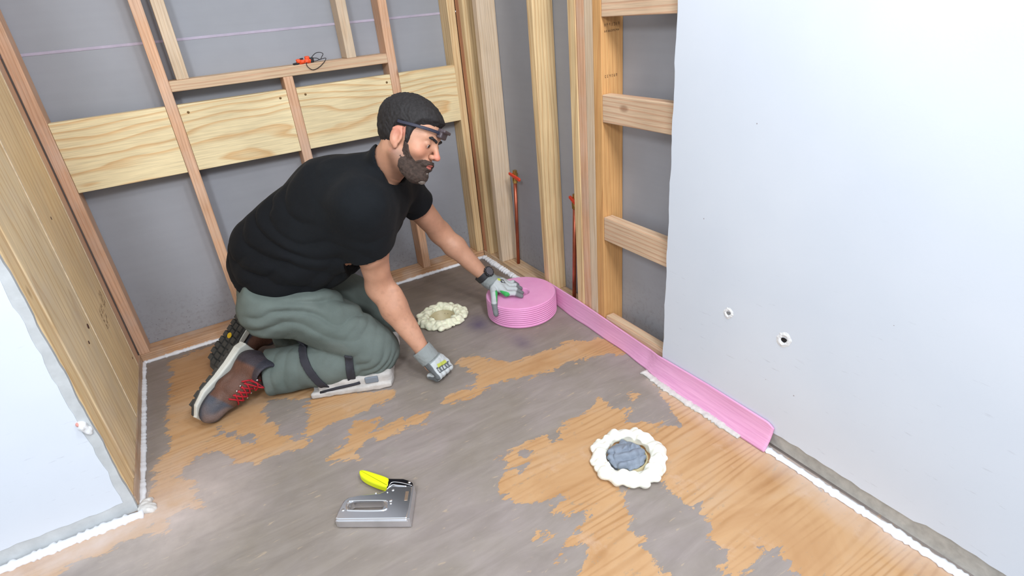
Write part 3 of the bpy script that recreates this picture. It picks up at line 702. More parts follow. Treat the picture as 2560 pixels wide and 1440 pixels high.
bead('sealant_bead', [(-0.046, -1.215, 0.002), (-0.052, -1.30, 0.002), (-0.052, -1.40, 0.002), (-0.046, -1.5, 0.002), (-0.046, -1.60, 0.002)], 0.0105, CAULKD, 'dusty white sealant bead sticking out under the pink foam strip', 4, squash=0.4, rag=0.5)
bead('sealant_bead', [(-0.030, -1.65, 0.003), (-0.026, -1.9, 0.003), (-0.022, -2.1, 0.003), (-0.020, -3.2, 0.003)], 0.0092, CAULK, 'long white sealant bead along the foot of the right white wall', 5, rag=0.45, squash=0.5)
bead('sealant_bead', [(-1.515, -0.892, 0.003), (-1.60, -0.886, 0.003), (-1.9, -0.884, 0.003), (-3.1, -0.884, 0.003)], 0.0115, CAULK, 'white sealant bead along the foot of the left white wall', 6, rag=0.45)
tag(sdf_mesh('sealant_lump', lambda P: smin(smin(ell(P, (-1.512, -0.868, 0.004), (0.018, 0.022, 0.014)), ell(P, (-1.499, -0.885, 0.003), (0.016, 0.014, 0.010)), 0.008), ell(P, (-1.505, -0.850, 0.004), (0.012, 0.012, 0.010)), 0.006) + 0.0035 * wob(P, 210, 2), (-1.54, -0.92, -0.004), (-1.47, -0.82, 0.03), 0.0022, CAULKD), 'ragged lump of dusty sealant at the outer left wall corner', 'sealant')

# ------------------------------------------------------------------ objects
# pink foam roll with its unrolled tail
PINK = None
def pink_mat():
    m, nt, b = newmat('pink_foam')
    v = mapping(nt, (1, 1, 1), rnd=False)
    sx = N(nt, 'ShaderNodeSeparateXYZ'); nt.links.new(v, sx.inputs[0])
    n = noise(nt, v, 12, 4); r = ramp(nt, [(0.3, lin(232, 152, 202)), (0.7, lin(240, 166, 212))]); nt.links.new(n.outputs[0], r.inputs[0])
    nt.links.new(r.outputs[0], b.inputs['Base Color']); b.inputs['Roughness'].default_value = 0.55
    b.inputs['Subsurface Weight'].default_value = 0.12; b.inputs['Subsurface Radius'].default_value = (0.02, 0.01, 0.016); b.inputs['Subsurface Scale'].default_value = 0.5
    b.inputs['Sheen Weight'].default_value = 0.2
    w = N(nt, 'ShaderNodeTexWave', wave_type='RINGS', rings_direction='Z'); setin(w, Scale=70.0, Distortion=0.6, Detail=1.0); nt.links.new(v, w.inputs[0])
    bump(nt, b, math_(nt, 'ADD', math_(nt, 'MULTIPLY', w.outputs[0], 0.4), noise(nt, v, 300).outputs[0]), 0.25, 0.0015)
    return m
PINK = pink_mat()
def tail_mat():
    m, nt, b = newmat('pink_foam_strip')
    v = mapping(nt, (1, 1, 1), rnd=False)
    sv = mapping(nt, (1, 0.03, 1), rnd=False); n = noise(nt, sv, 220, 3); r = ramp(nt, [(0.3, lin(220, 156, 196)), (0.7, lin(236, 176, 212))]); nt.links.new(n.outputs[0], r.inputs[0])
    nt.links.new(r.outputs[0], b.inputs['Base Color']); b.inputs['Roughness'].default_value = 0.5; b.inputs['Transmission Weight'].default_value = 0.0
    b.inputs['Subsurface Weight'].default_value = 0.2; b.inputs['Subsurface Radius'].default_value = (0.02, 0.01, 0.016); b.inputs['Subsurface Scale'].default_value = 0.3
    bump(nt, b, n.outputs[0], 0.35, 0.0015)
    return m
PINKT = tail_mat()
RC = (-0.146, -0.603); RR = 0.141; RH = 0.090
roll = tag(empty('foam_roll', (RC[0], RC[1], 0.0)), 'pink foam sill gasket roll with a long tail laid along the wall', 'foam roll')
prof = [(0.034, 0.002), (0.034, RH - 0.004), (0.037, RH)]
for i in range(22):
    r0 = 0.037 + (RR - 0.005 - 0.037) * (i + 0.5) / 22; prof.append((r0, RH - 0.0006 * (i % 2)))
prof += [(RR - 0.004, RH), (RR, RH - 0.004)]
nr = 9
for i in range(nr):
    z1_ = RH - 0.006 - i * (RH - 0.012) / nr; z2_ = RH - 0.006 - (i + 0.5) * (RH - 0.012) / nr
    dz_ = (RH - 0.012) / nr; prof += [(RR - 0.0035, z1_), (RR + 0.0006, z1_ - dz_ * 0.3), (RR + 0.0006, z1_ - dz_ * 0.7)]
prof += [(RR, 0.006), (RR - 0.004, 0.001), (0.034, 0.001)]
co = lathe('coil', (0, 0, 0), prof, PINK, None, 96); co.parent = roll; co.location = (0, 0, 0)
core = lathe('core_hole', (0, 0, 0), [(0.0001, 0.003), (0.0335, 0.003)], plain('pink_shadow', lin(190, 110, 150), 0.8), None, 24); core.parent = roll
def tail():
    ks = [(-0.60, -0.0035, -0.0045, 0.087), (-0.70, -0.0035, -0.009, 0.086), (-0.80, -0.003, -0.014, 0.085), (-0.95, -0.003, -0.013, 0.078), (-1.10, -0.003, -0.017, 0.070), (-1.20, -0.005, -0.025, 0.068),
          (-1.245, -0.015, -0.036, 0.073), (-1.29, -0.0165, -0.042, 0.076), (-1.45, -0.0150, -0.042, 0.080), (-1.60, -0.0150, -0.042, 0.080), (-1.676, -0.0150, -0.044, 0.080)]
    K = np.array(ks); ys = np.linspace(-0.60, -1.676, 130); nt_ = 16; V = []; F = []
    for i, y in enumerate(ys):
        xt, xb, h = [np.interp(-y, -K[:, 0], K[:, c]) for c in (1, 2, 3)]
        e = max(0, (-y - 1.650) / 0.026)
        for j in range(nt_):
            t = j / (nt_ - 1); ed = 0.0
            z = 0.0015 + (h - 0.0015) * (t if e <= 0 else t * (1 - 0.16 * e * e) + 0.03 * e * e)
            x = xb + (xt - xb) * (1 - (1 - t) ** 1.9) - 0.0016 * math.sin(y * 31 + t * 3) * (1 - t) - 0.001 * math.sin(t * 40) * 0.5
            V.append((x, y + 0.0, z))
    for (i) in range(len(ys) - 1):
        for j in range(nt_ - 1): F.append((i * nt_ + j, i * nt_ + j + 1, (i + 1) * nt_ + j + 1, (i + 1) * nt_ + j))
    n0 = len(V); th = 0.0045
    V += [(x - th, y, z) for (x, y, z) in V[:n0]]
    F += [tuple(n0 + k for k in f[::-1]) for f in F]
    for i in range(len(ys) - 1):
        for j, fl_ in ((0, 0), (nt_ - 1, 1)):
            a, b = i * nt_ + j, (i + 1) * nt_ + j; F.append((a, b, n0 + b, n0 + a) if not fl_ else (b, a, n0 + a, n0 + b))
    for i, fl_ in ((0, 1), (len(ys) - 1, 0)):
        for j in range(nt_ - 1):
            a, b = i * nt_ + j, i * nt_ + j + 1; F.append((a, b, n0 + b, n0 + a))
    o = pydata('tail_strip', V, F, PINKT, roll, True)
    bm = bmesh.new(); bm.from_mesh(o.data); bmesh.ops.recalc_face_normals(bm, faces=bm.faces); bm.to_mesh(o.data); bm.free()
    tag(o, 'ribbed pink strip pressed against the foot of the wall')
tail()

# foam collars and pipes in the floor
FOAM = plain('cream_foam', lin(232, 232, 206), 0.55, var=0.05, vscale=60, bmp=0.25, bscale=120, sss=0.25)
FOAM2 = plain('white_foam', lin(238, 238, 226), 0.5, var=0.03, vscale=60, bmp=0.15, bscale=110, sss=0.25)
PVC = plain('beige_pipe', lin(190, 178, 140), 0.5, var=0.06)
def foam_ring(name, c, seed, mat, label, rin, rout, nballs, ball, hz):
    rs = np.random.RandomState(seed); B = []
    for i in range(nballs):
        a = 2 * math.pi * (i + 0.6 * rs.rand()) / nballs * 1.0
        k = i % 3; r = rin + (rout - rin) * (0.28, 0.62, 0.9)[k] + 0.004 * rs.normal(); s = ball * (0.5 + 0.85 * rs.rand()) * (1.0, 1.0, 0.85)[k]
        B.append((c[0] + r * math.cos(a), c[1] + r * math.sin(a), hz * (0.62, 0.62, 0.40)[k] + 0.004 * rs.rand(), s))
    def fn(P):
        q = P - V3(c[0], c[1], hz * 0.42); rad = np.hypot(q[:, 0], q[:, 1]); mid = (rin + rout) / 2
        d = np.hypot((rad - mid) / ((rout - rin) / 2) * 0.9, q[:, 2] / (hz * 0.42)) ; d = (d - 1) * hz * 0.40
        for (x, y, z, s) in B: d = smin(d, np.linalg.norm(P - V3(x, y, z), axis=1) - s, 0.0060)
        d += 0.0012 * wob(P, 240, seed) + 0.0030 * wob(P, 85, seed + 9)
        d = np.maximum(d, rin * 0.97 - rad + 0.002 * wob(P, 90, seed + 3))
        return np.maximum(d, 0.0008 - P[:, 2])
    o = sdf_mesh(name, fn, (c[0] - rout - .03, c[1] - rout - .03, -0.004), (c[0] + rout + .03, c[1] + rout + .03, hz + 0.03), 0.0019, mat)
    return tag(o, label, 'foam ring')
foam_ring('foam_collar', HOLES[0], 5, FOAM, 'lumpy cream foam ring around the open pipe between the gloved hands', 0.053, 0.098, 66, 0.0125, 0.026)
foam_ring('foam_collar', HOLES[1], 9, FOAM2, 'white foam ring on the floor near the right wall, stuffed with a rag', 0.061, 0.099, 50, 0.0125, 0.028)
for i, (hx, hy) in enumerate(HOLES):
    p = tag(empty('floor_pipe', (hx, hy, -0.12)), ('open beige floor pipe inside the cream foam ring', 'beige floor pipe holding the grey rag')[i], 'pipe')
    o = lathe('pipe_wall', (0, 0, 0), [(0.0475, 0.0), (0.0475, 0.134), (0.0515, 0.134), (0.0515, 0.0)], PVC, None, 40); o.parent = p
    o = lathe('pipe_bottom', (0, 0, 0), [(0.0001, 0.004), (0.047, 0.004)], DARK, None, 32); o.parent = p
    if i == 0:
        o = lathe('pipe_plug', (0.0, 0, 0), [(0.0001, 0.092), (0.034, 0.092), (0.038, 0.089), (0.039, 0.07)], plain('grey_plug', lin(176, 170, 164), 0.6, var=0.12, vscale=70), None, 32); o.parent = p; o.location = (-0.006, -0.010, 0)
RAG = plain('grey_blue_cloth', lin(132, 142, 156), 0.9, var=0.08, vscale=60, bmp=0.3, bscale=420)
def rag(P):
    c = V3(HOLES[1][0] - 0.004, HOLES[1][1] + 0.002, 0.012)
    q = P - c; d = ell(P, c, (0.052, 0.052, 0.026))
    d = smin(d, ell(P, c + V3(-0.014, 0.012, 0.010), (0.026, 0.028, 0.016)), 0.006)
    d = smin(d, ell(P, c + V3(0.016, -0.016, 0.007), (0.024, 0.022, 0.014)), 0.005)
    d = smin(d, ell(P, c + V3(0.012, 0.016, 0.006), (0.020, 0.012, 0.014)), 0.004)
    d += 0.0052 * folds(P, (0.4, 0.9, 0.3), 120, 3, 1.0) * np.clip(0.6 + 0.6 * wob(P, 60, 2), 0, 1.2)
    d += 0.0042 * folds(P, (-0.8, 0.5, 0.2), 150, 8, 1.0) * np.clip(0.4 + 0.8 * wob(P, 70, 12), 0, 1.2)
    d = np.maximum(d, np.hypot(q[:, 0] + 0.004, q[:, 1] - 0.002) - np.where(P[:, 2] > 0.016, 0.056, 0.0455))
    return np.maximum(d, -0.016 - P[:, 2])
tag(sdf_mesh('rag', rag, (HOLES[1][0] - 0.06, HOLES[1][1] - 0.06, -0.022), (HOLES[1][0] + 0.06, HOLES[1][1] + 0.06, 0.05), 0.0013, RAG), 'crumpled grey-blue rag stuffed in the floor pipe inside the white foam ring', 'rag')

# staple gun lying on its side
CHROME = plain('chrome', lin(236, 237, 240), 0.18, 0.95)
CHROMED = plain('dull_steel', lin(222, 222, 226), 0.28, 0.9, var=0.08)
BLACKM = plain('black_metal', lin(34, 35, 40), 0.3, 0.6)
YEL = plain('yellow_grip', lin(226, 236, 20), 0.5)
BRASS = plain('brass', lin(196, 160, 92), 0.3, 0.9)
sg = tag(empty('staple_gun', (-0.98, -1.25, 0.0)), 'chrome staple gun with a bright yellow lever, lying on its side on the floor', 'stapler')
body = [(-1.084, -1.239), (-1.073, -1.224), (-1.055, -1.201), (-1.048, -1.195), (-1.036, -1.192), (-1.007, -1.203), (-0.965, -1.226), (-0.948, -1.227), (-0.935, -1.219), (-0.914, -1.226), (-0.884, -1.255), (-0.89, -1.269), (-0.907, -1.305), (-0.931, -1.340), (-0.935, -1.344), (-1.079, -1.247)]
slot = [(-1.039, -1.214), (-1.030, -1.214), (-0.967, -1.256), (-0.964, -1.264), (-0.967, -1.273), (-0.978, -1.281), (-1.040, -1.240), (-1.046, -1.232), (-1.045, -1.221)]
prism('body', body, 0.004, 0.029, CHROME, sg, bev=0.0028, hole=slot)
tag(prism('front_plate', [(-0.884, -1.255), (-0.879, -1.258), (-0.929, -1.352), (-0.936, -1.348)], 0.002, 0.031, CHROMED, sg, bev=0.001), 'steel nose plate')
tag(prism('magazine', [(-1.086, -1.243), (-1.081, -1.249), (-0.934, -1.350), (-0.929, -1.342), (-1.078, -1.239)], 0.003, 0.024, CHROMED, sg, bev=0.0012), 'steel staple channel')
# raised rim around the finger slot
sl = np.array(slot); cen = sl.mean(0); rim = cen + (sl - cen) * np.array([1.10, 1.14])
tube('slot_rim', [(x, y, 0.0292) for x, y in spline(rim, 60, True)], 0.0022, CHROME, sg, 8, True)
for (x, y, r) in ((-1.060, -1.226, 0.0042), (-0.972, -1.221, 0.0028), (-0.931, -1.238, 0.0035), (-0.948, -1.268, 0.0042), (-0.951, -1.277, 0.003), (-0.946, -1.237, 0.002)):
    o = lathe('rivet', (x, y, 0.028), [(r, 0), (r, 0.0016), (r * 0.6, 0.0028), (0.0001, 0.003)], CHROME, sg, 14)
tag(prism('side_plate', [(-0.905, -1.262), (-0.898, -1.266), (-0.912, -1.292), (-0.919, -1.288)], 0.0285, 0.0296, plain('warm_steel', lin(206, 180, 156), 0.3, 0.8), sg), 'small warm-toned plate on the body')
lever = tag(prism('lever', [(-0.930, -1.187), (-0.894, -1.214), (-0.881, -1.232), (-0.878, -1.243), (-0.884, -1.250), (-0.917, -1.234), (-0.942, -1.218)], 0.007, 0.027, BLACKM, sg, bev=0.002), 'black metal lever')
grip_p = spline([(-0.984, -1.114), (-0.973, -1.118), (-0.955, -1.142), (-0.927, -1.186), (-0.931, -1.204), (-0.939, -1.216), (-0.957, -1.194), (-0.977, -1.160), (-0.987, -1.132)], 45, True)
tag(prism('grip', grip_p, 0.006, 0.028, YEL, sg, bev=0.0045), 'bright yellow grip on the lever')
for (a, b, r) in (((-0.935, -1.215, 0.027), (-0.915, -1.205, 0.028), 0.0), ((-0.885, -1.236, 0.028), (-0.886, -1.237, 0.028), 0.003)):
    if r: lathe('pivot_pin', (a[0], a[1], 0.026), [(0.004, 0), (0.004, 0.0022), (0.0001, 0.003)], CHROME, sg, 16)
tube('spring_clip', spline([(-0.938, -1.222, 0.029), (-0.925, -1.212, 0.0305), (-0.910, -1.222, 0.0305), (-0.895, -1.238, 0.0295), (-0.884, -1.252, 0.029)], 24), 0.0014, CHROME, sg, 6)
tube('spring_clip', spline([(-0.944, -1.224, 0.027), (-0.927, -1.221, 0.0305), (-0.914, -1.232, 0.0305), (-0.897, -1.246, 0.029)], 20), 0.0016, CHROME, sg, 6)

# copper pipes with red-handled valves
COPPER = plain('copper', lin(176, 96, 72), 0.35, 0.75, var=0.15, vscale=30)
REDP = plain('red_handle', lin(214, 66, 40), 0.45)
def valve_pipe(base, top, lev, label, group=None):
    e = tag(empty('copper_pipe', base), label, 'pipe', group)
    b = np.array(base); t = np.array(top); d = (t - b) / np.linalg.norm(t - b)
    tube('pipe', [b - d * 0.02, b + d * 0.1, b + d * 0.2, t], 0.0078, COPPER, e, 16)
    def st(name, z0, z1, r, m, seg=16, lb=None):
        o = tube(name, [t + d * z0, t + d * z1], r, m, e, seg, smooth=False)
        if lb: tag(o, lb)
        return o
    st('ferrule', -0.004, 0.010, 0.0105, BRASS, 6, 'brass nut')
    st('valve_body', 0.008, 0.034, 0.0118, BRASS, 14, 'brass ball valve body')
    st('nut', 0.030, 0.040, 0.0125, BRASS, 6); st('nut', 0.040, 0.052, 0.0095, BRASS, 12)
    a, c = np.array(lev[0]), np.array(lev[1]); dl = (c - a) / np.linalg.norm(c - a); m_ = (a + c) / 2
    tube('valve_stem', [t + d * 0.02, m_ * 0.7 + (t + d * 0.02) * 0.3], 0.005, BRASS, e, 10)
    up = np.cross(dl, (1, 0, 0)); up /= np.linalg.norm(up); s = np.cross(dl, up)
    poly = [(-0.0 * 0, -0.0055), (np.linalg.norm(c - a), -0.0075), (np.linalg.norm(c - a) + 0.003, 0.0), (np.linalg.norm(c - a), 0.0065), (0.0, 0.0055), (-0.003, 0)]
    Mx = Matrix([[dl[0], up[0], s[0], a[0]], [dl[1], up[1], s[1], a[1]], [dl[2], up[2], s[2], a[2]], [0, 0, 0, 1]])
    tag(prism('valve_handle', poly, -0.004, 0.004, REDP, e, Mx, 0.0015), 'red lever handle')
valve_pipe((0.050, -0.255, W), (0.050, -0.290, 0.437), ((0.034, -0.274, 0.475), (0.034, -0.358, 0.463)), 'copper pipe left of the knotty stud, with a red-handled brass valve')
valve_pipe((0.045, -0.703, W), (0.045, -0.731, 0.432), ((0.030, -0.722, 0.475), (0.030, -0.768, 0.453)), 'copper pipe half hidden behind the ganged studs, with a red-handled valve')

# tangle of orange beads and black cord on the crossbar
tg = tag(empty('cord_tangle', (-0.64, 0.012, 0.992)), 'small tangle of orange pieces and thin black cord on the wooden crossbar', 'cord')
ORG = plain('orange_plastic', lin(240, 84, 38), 0.5); CORD = plain('black_cord', lin(36, 34, 38), 0.7)
OB = [(-0.669, 0.010, 1.003), (-0.655, 0.006, 1.000), (-0.640, 0.008, 1.000), (-0.636, 0.012, 1.010), (-0.660, 0.014, 0.998), (-0.631, 0.010, 0.999)]
for i, c in enumerate(OB):
    sdf_mesh('orange_piece', lambda P, c=c, i=i: rbox(P, c, (0.0085, 0.0075, 0.0072), 0.005) + 0.001 * wob(P, 300, i), np.array(c) - 0.014, np.array(c) + 0.014, 0.0012, ORG, tg)
tube('cord', spline([(-0.676, 0.012, 0.997), (-0.684, 0.012, 0.996), (-0.690, 0.010, 0.995), (-0.684, 0.004, 0.994), (-0.672, 0.006, 0.995), (-0.664, 0.012, 1.008), (-0.650, 0.012, 1.010)], 30), 0.003, CORD, tg, 6)
sdf_mesh('cord_lock', lambda P: rbox(P, (-0.621, 0.010, 1.002), (0.008, 0.007, 0.009), 0.003), (-0.64, -0.005, 0.985), (-0.60, 0.03, 1.02), 0.0013, CORD, tg)
tube('cord', spline([(-0.621, 0.012, 1.007), (-0.612, 0.012, 1.016), (-0.598, 0.012, 1.024), (-0.582, 0.012, 1.024), (-0.573, 0.012, 1.018), (-0.580, 0.010, 1.009), (-0.589, 0.008, 1.000), (-0.601, 0.010, 1.006), (-0.616, 0.012, 1.008)], 50), 0.0014, CORD, tg, 6)
tube('cord', spline([(-0.621, 0.004, 0.998), (-0.607, 0.002, 0.997), (-0.593, 0.0, 1.000), (-0.570, -0.004, 1.003), (-0.578, -0.005, 0.991), (-0.603, -0.005, 0.974), (-0.627, -0.005, 0.968), (-0.642, -0.005, 0.979), (-0.646, -0.004, 0.990), (-0.641, 0.002, 0.997)], 60), 0.0013, CORD, tg, 6)
# ------------------------------------------------------------------ the kneeling man
SKIN = vcol_mat('skin', 0.5, 0.12, 320, sss=0.12, var=0.07, vscale=55, spec=0.4)
SHIRT = vcol_mat('black_shirt', 0.85, 0.25, 700, var=0.12, vscale=30, spec=0.2, sheen=0.02, fold=3.0, fscale=14)
PANTS = vcol_mat('grey_green_trousers', 0.85, 0.3, 600, var=0.07, vscale=25, spec=0.25, fold=2.0, fscale=22)
LEATH = vcol_mat('boot_leather', 0.6, 0.5, 260, var=0.2, vscale=35, spec=0.4)
GLOVE = vcol_mat('glove_fabric', 0.75, 0.4, 600, var=0.06, vscale=60)
HAIRM = plain('black_hair', lin(30, 27, 28), 0.7, var=0.5, vscale=160, bmp=0.5, bscale=700)
BEARDM = plain('brown_beard', lin(64, 50, 43), 0.85, var=0.4, vscale=140, bmp=0.8, bscale=520)
STRAP = plain('black_webbing', lin(44, 44, 52), 0.8, bmp=0.3, bscale=600)
PAD = plain('worn_white_pad', lin(186, 182, 178), 0.8, var=0.16, vscale=40, bmp=0.4, bscale=150)
WSOLE = plain('white_midsole', lin(204, 204, 196), 0.7, var=0.06)
TREAD = plain('black_rubber', lin(62, 62, 60), 0.75, var=0.2, bmp=0.3, bscale=200)
LACE = plain('red_lace', lin(176, 24, 40), 0.75, var=0.2, bmp=0.4, bscale=500)
man = tag(empty('person', (-0.90, -0.52, 0.0)), 'kneeling bearded man in black t-shirt and grey-green trousers, gloved hand on pink roll', 'person')
def part(name, fn, lo, hi, h, mat, parent=man, colfn=None, label=None):
    o = sdf_mesh(name, fn, lo, hi, h, mat, parent, colfn)
    if label: tag(o, label)
    return o
def rgb(*a): return np.array(lin(*a)[:3], np.float32)
def cmix(a, b, t): return a * (1 - t[:, None]) + b * t[:, None]
def sstep(x, a, b): t = np.clip((x - a) / (b - a), 0, 1); return t * t * (3 - 2 * t)

# joints (metres)
HR, HL = V3(-1.005, -0.535, 0.350), V3(-0.945, -0.355, 0.350)
KR, KL = V3(-0.780, -0.670, 0.085), V3(-0.672, -0.430, 0.085)
AR, AL = V3(-1.120, -0.530, 0.085), V3(-1.060, -0.300, 0.110)
SR, SL = V3(-0.738, -0.750, 0.635), V3(-0.530, -0.500, 0.605)
ER, EL = V3(-0.713, -0.665, 0.325), V3(-0.372, -0.400, 0.350)
WR_, WL_ = V3(-0.642, -0.783, 0.100), V3(-0.250, -0.505, 0.158)
SH = (SR + SL) / 2; HM = (HR + HL) / 2
# head frame
RC_ = CAM_R.T.astype(np.float32)
HF = unit(RC_ @ V3(0.900, 0.375, -0.225)); HU0 = RC_ @ V3(0.375, -0.90, -0.16)
HU = unit(HU0 - HF * float(HU0 @ HF)); HRt = np.cross(HF, HU).astype(np.float32)
HC = V3(-0.559, -0.746, 0.790); HS = 0.915
HA = np.stack([HF, HRt, HU])
def hl(P): return (P - HC) @ HA.T / HS          # to head coordinates (forward, right, up)
def hw(p): return HC + (np.array(p, np.float32) @ HA) * HS

def head_sdf(P):
    q = hl(P); a = q.copy(); a[:, 1] = np.abs(a[:, 1])
    d = ell(q, (-0.012, 0, 0.045), (0.098, 0.074, 0.088))
    d = smin(d, ell(q, (0.034, 0, 0.022), (0.058, 0.062, 0.074)), 0.03)
    d = smin(d, ell(q, (0.036, 0, -0.052), (0.050, 0.048, 0.052)), 0.03)        # jaw block
    d = smin(d, ell(q, (0.074, 0, -0.088), (0.022, 0.024, 0.018)), 0.022)       # chin
    d = smin(d, cone(a, (-0.006, 0.056, -0.045), (0.056, 0.020, -0.092), 0.016, 0.014), 0.022)   # jaw line
    d = smin(d, ell(a, (0.058, 0.044, -0.016), (0.024, 0.020, 0.018)), 0.022)   # cheek
    d = smin(d, cone(a, (0.085, 0.010, 0.036), (0.074, 0.044, 0.034), 0.009, 0.008), 0.014)      # brow ridge
    d = smax(d, -ell(a, (0.104, 0.033, 0.014), (0.020, 0.017, 0.014)), 0.012)   # eye socket
    d = smin(d, cone(q, (0.088, 0, 0.026), (0.112, 0, -0.014), 0.0075, 0.0095), 0.010)           # nose
    d = smin(d, ell(q, (0.113, 0, -0.018), (0.011, 0.010, 0.009)), 0.006)
    d = smin(d, ell(a, (0.101, 0.013, -0.020), (0.010, 0.007, 0.008)), 0.006)
    d = smax(d, -ell(a, (0.109, 0.007, -0.028), (0.005, 0.0035, 0.004)), 0.003)
    d = smin(d, ell(q, (0.088, 0, -0.046), (0.014, 0.026, 0.016)), 0.012)       # mouth mound
    d = smin(d, ell(q, (0.098, 0, -0.0465), (0.0065, 0.020, 0.0042)), 0.004)    # upper lip
    d = smin(d, ell(q, (0.096, 0, -0.0570), (0.0068, 0.017, 0.0050)), 0.004)    # lower lip
    d = smax(d, -ell(q, (0.104, 0, -0.0515), (0.010, 0.021, 0.0012)), 0.002)
    # eyelids
    d = smin(d, ell(a, (0.0795, 0.032, 0.013), (0.0125, 0.0150, 0.0115)), 0.004)
    d = smax(d, -ell(a, (0.0925, 0.033, 0.0098), (0.006, 0.0125, 0.0022)), 0.0015)
    # ears
    er = ell(a, (-0.004, 0.080, 0.004), (0.021, 0.0065, 0.033))
    er = smax(er, -ell(a, (0.002, 0.0905, 0.004), (0.0130, 0.0105, 0.0220)), 0.003)
    er = smin(er, cone(a, (-0.018, 0.083, 0.022), (0.006, 0.080, 0.033), 0.0042, 0.0040), 0.004)
    er = smin(er, ell(a, (0.002, 0.079, -0.026), (0.008, 0.0055, 0.010)), 0.004)
    er = smin(er, ell(a, (0.010, 0.078, 0.002), (0.005, 0.005, 0.008)), 0.004)
    d = smin(d, er, 0.006)
    return d * HS

def arms_sdf(P):
    d = cone(P, SR, (SR + ER) / 2 + V3(-0.004, -0.004, 0), 0.060, 0.050)
    d = smin(d, cone(P, (SR + ER) / 2, ER, 0.049, 0.040), 0.03)
    fm = ER * 0.68 + WR_ * 0.32
    d = smin(d, cone(P, ER, fm, 0.039, 0.0435), 0.03); d = smin(d, cone(P, fm, WR_, 0.0425, 0.0265), 0.02)
    d = smin(d, ell(P, ER * 0.8 + WR_ * 0.2 + V3(0.018, -0.012, 0), (0.032, 0.032, 0.055)), 0.02)
    d = smin(d, cone(P, WR_, WR_ + unit(WR_ - ER) * 0.05, 0.027, 0.028), 0.01)
    e = cone(P, SL, EL, 0.055, 0.040); fl_ = EL * 0.68 + WL_ * 0.32
    e = smin(e, cone(P, EL, fl_, 0.040, 0.0425), 0.03); e = smin(e, cone(P, fl_, WL_, 0.0415, 0.0265), 0.02)
    e = smin(e, cone(P, WL_, WL_ + unit(WL_ - EL) * 0.05, 0.027, 0.026), 0.01)
    # muscle cord along forearms
    d += 0.0018 * wob(P, 38, 4); e += 0.0015 * wob(P, 38, 9)
    return smin(d, e, 0.02)
NB = SH + V3(-0.012, 0.004, 0.075)
def torso_sdf(P):
    A = unit(SH - HM); Lv = unit(SL - SR); B = unit(np.cross(A, Lv)); Lv = unit(np.cross(B, A)); fr = np.stack([A, Lv, B])
    d = ell(P, SH - A * 0.085 + B * 0.005, (0.165, 0.175, 0.112), fr)
    d = smin(d, ell(P, HM * 0.45 + SH * 0.55 - B * 0.004, (0.19, 0.155, 0.108), fr), 0.06)
    return d, fr
def body_sdf(P):
    d = head_sdf(P)
    nk = cone(P, hw((-0.026, 0, -0.040)), NB + V3(0.006, -0.004, -0.01), 0.054, 0.050)
    nk = smin(nk, cone(P, hw((0.01, 0.02, -0.06)), NB + V3(0.03, -0.04, -0.02), 0.03, 0.035), 0.03)
    d = smin(d, nk, 0.022)
    t, _ = torso_sdf(P)
    t = smin(t, cone(P, SR, SL, 0.052, 0.052), 0.05)
    d = smin(d, t + 0.004, 0.02)
    return smin(d, arms_sdf(P), 0.02)
SK, SK2, RED = rgb(196, 148, 122), rgb(178, 126, 98), rgb(206, 112, 98)
def body_col(P):
    q = hl(P); c = np.tile(SK, (len(P), 1))
    t = sstep(wob(P, 22, 31), -0.3, 0.9) * 0.35; c = cmix(c, SK2, t)
    ear = (np.abs(q[:, 1]) > 0.070) & (np.abs(q[:, 0]) < 0.035) & (np.abs(q[:, 2]) < 0.05); c = cmix(c, RED, ear * (0.15 + 0.30 * sstep(q[:, 2], -0.01, 0.03)))
    ns = np.exp(-((q[:, 0] - 0.116) ** 2 + q[:, 1] ** 2 + (q[:, 2] + 0.018) ** 2) / 0.018 ** 2); c = cmix(c, RED, ns * 0.65)
    ck = np.exp(-((q[:, 0] - 0.07) ** 2 + (np.abs(q[:, 1]) - 0.045) ** 2 + (q[:, 2] + 0.015) ** 2) / 0.024 ** 2); c = cmix(c, rgb(206, 130, 104), ck * 0.5)
    lp = (np.abs(q[:, 1]) < 0.024) & (q[:, 0] > 0.088) & (np.abs(q[:, 2] + 0.0515) < 0.0105); c = cmix(c, rgb(196, 108, 100), lp * 0.85)
    ey = np.exp(-((q[:, 0] - 0.085) ** 2 + (np.abs(q[:, 1]) - 0.032) ** 2 + (q[:, 2] - 0.008) ** 2) / 0.014 ** 2); c = cmix(c, rgb(150, 92, 76), ey * 0.4)
    # stubble shade under the beard, dark arm hair
    st = sstep(-q[:, 2], 0.02, 0.05) * sstep(q[:, 0], -0.03, 0.0) * (q[:, 2] > -0.13) * (np.abs(q[:, 1]) < 0.085) * (q[:, 0] < 0.10) * (1 - lp); c = cmix(c, rgb(104, 78, 66), st * 0.6)
    hr = ((P - ER) @ unit(WR_ - ER) > 0) & (np.linalg.norm(P - (ER + WR_) / 2, axis=1) < 0.17)
    c = cmix(c, rgb(120, 84, 62), hr * sstep(wob(P, 150, 77) + 0.6 * wob(P, 320, 78), 0.3, 1.0) * 0.14)
    wr = np.exp(-(np.linalg.norm(P - (WR_ + V3(0.022, 0.0, 0.01)), axis=1) / 0.024) ** 2); c = cmix(c, rgb(200, 112, 76), wr * 0.6)
    return c
part('body', body_sdf, (-0.98, -0.92, 0.04), (-0.16, -0.30, 1.0), 0.0024, SKIN, colfn=body_col, label='bearded face, neck and bare forearms')
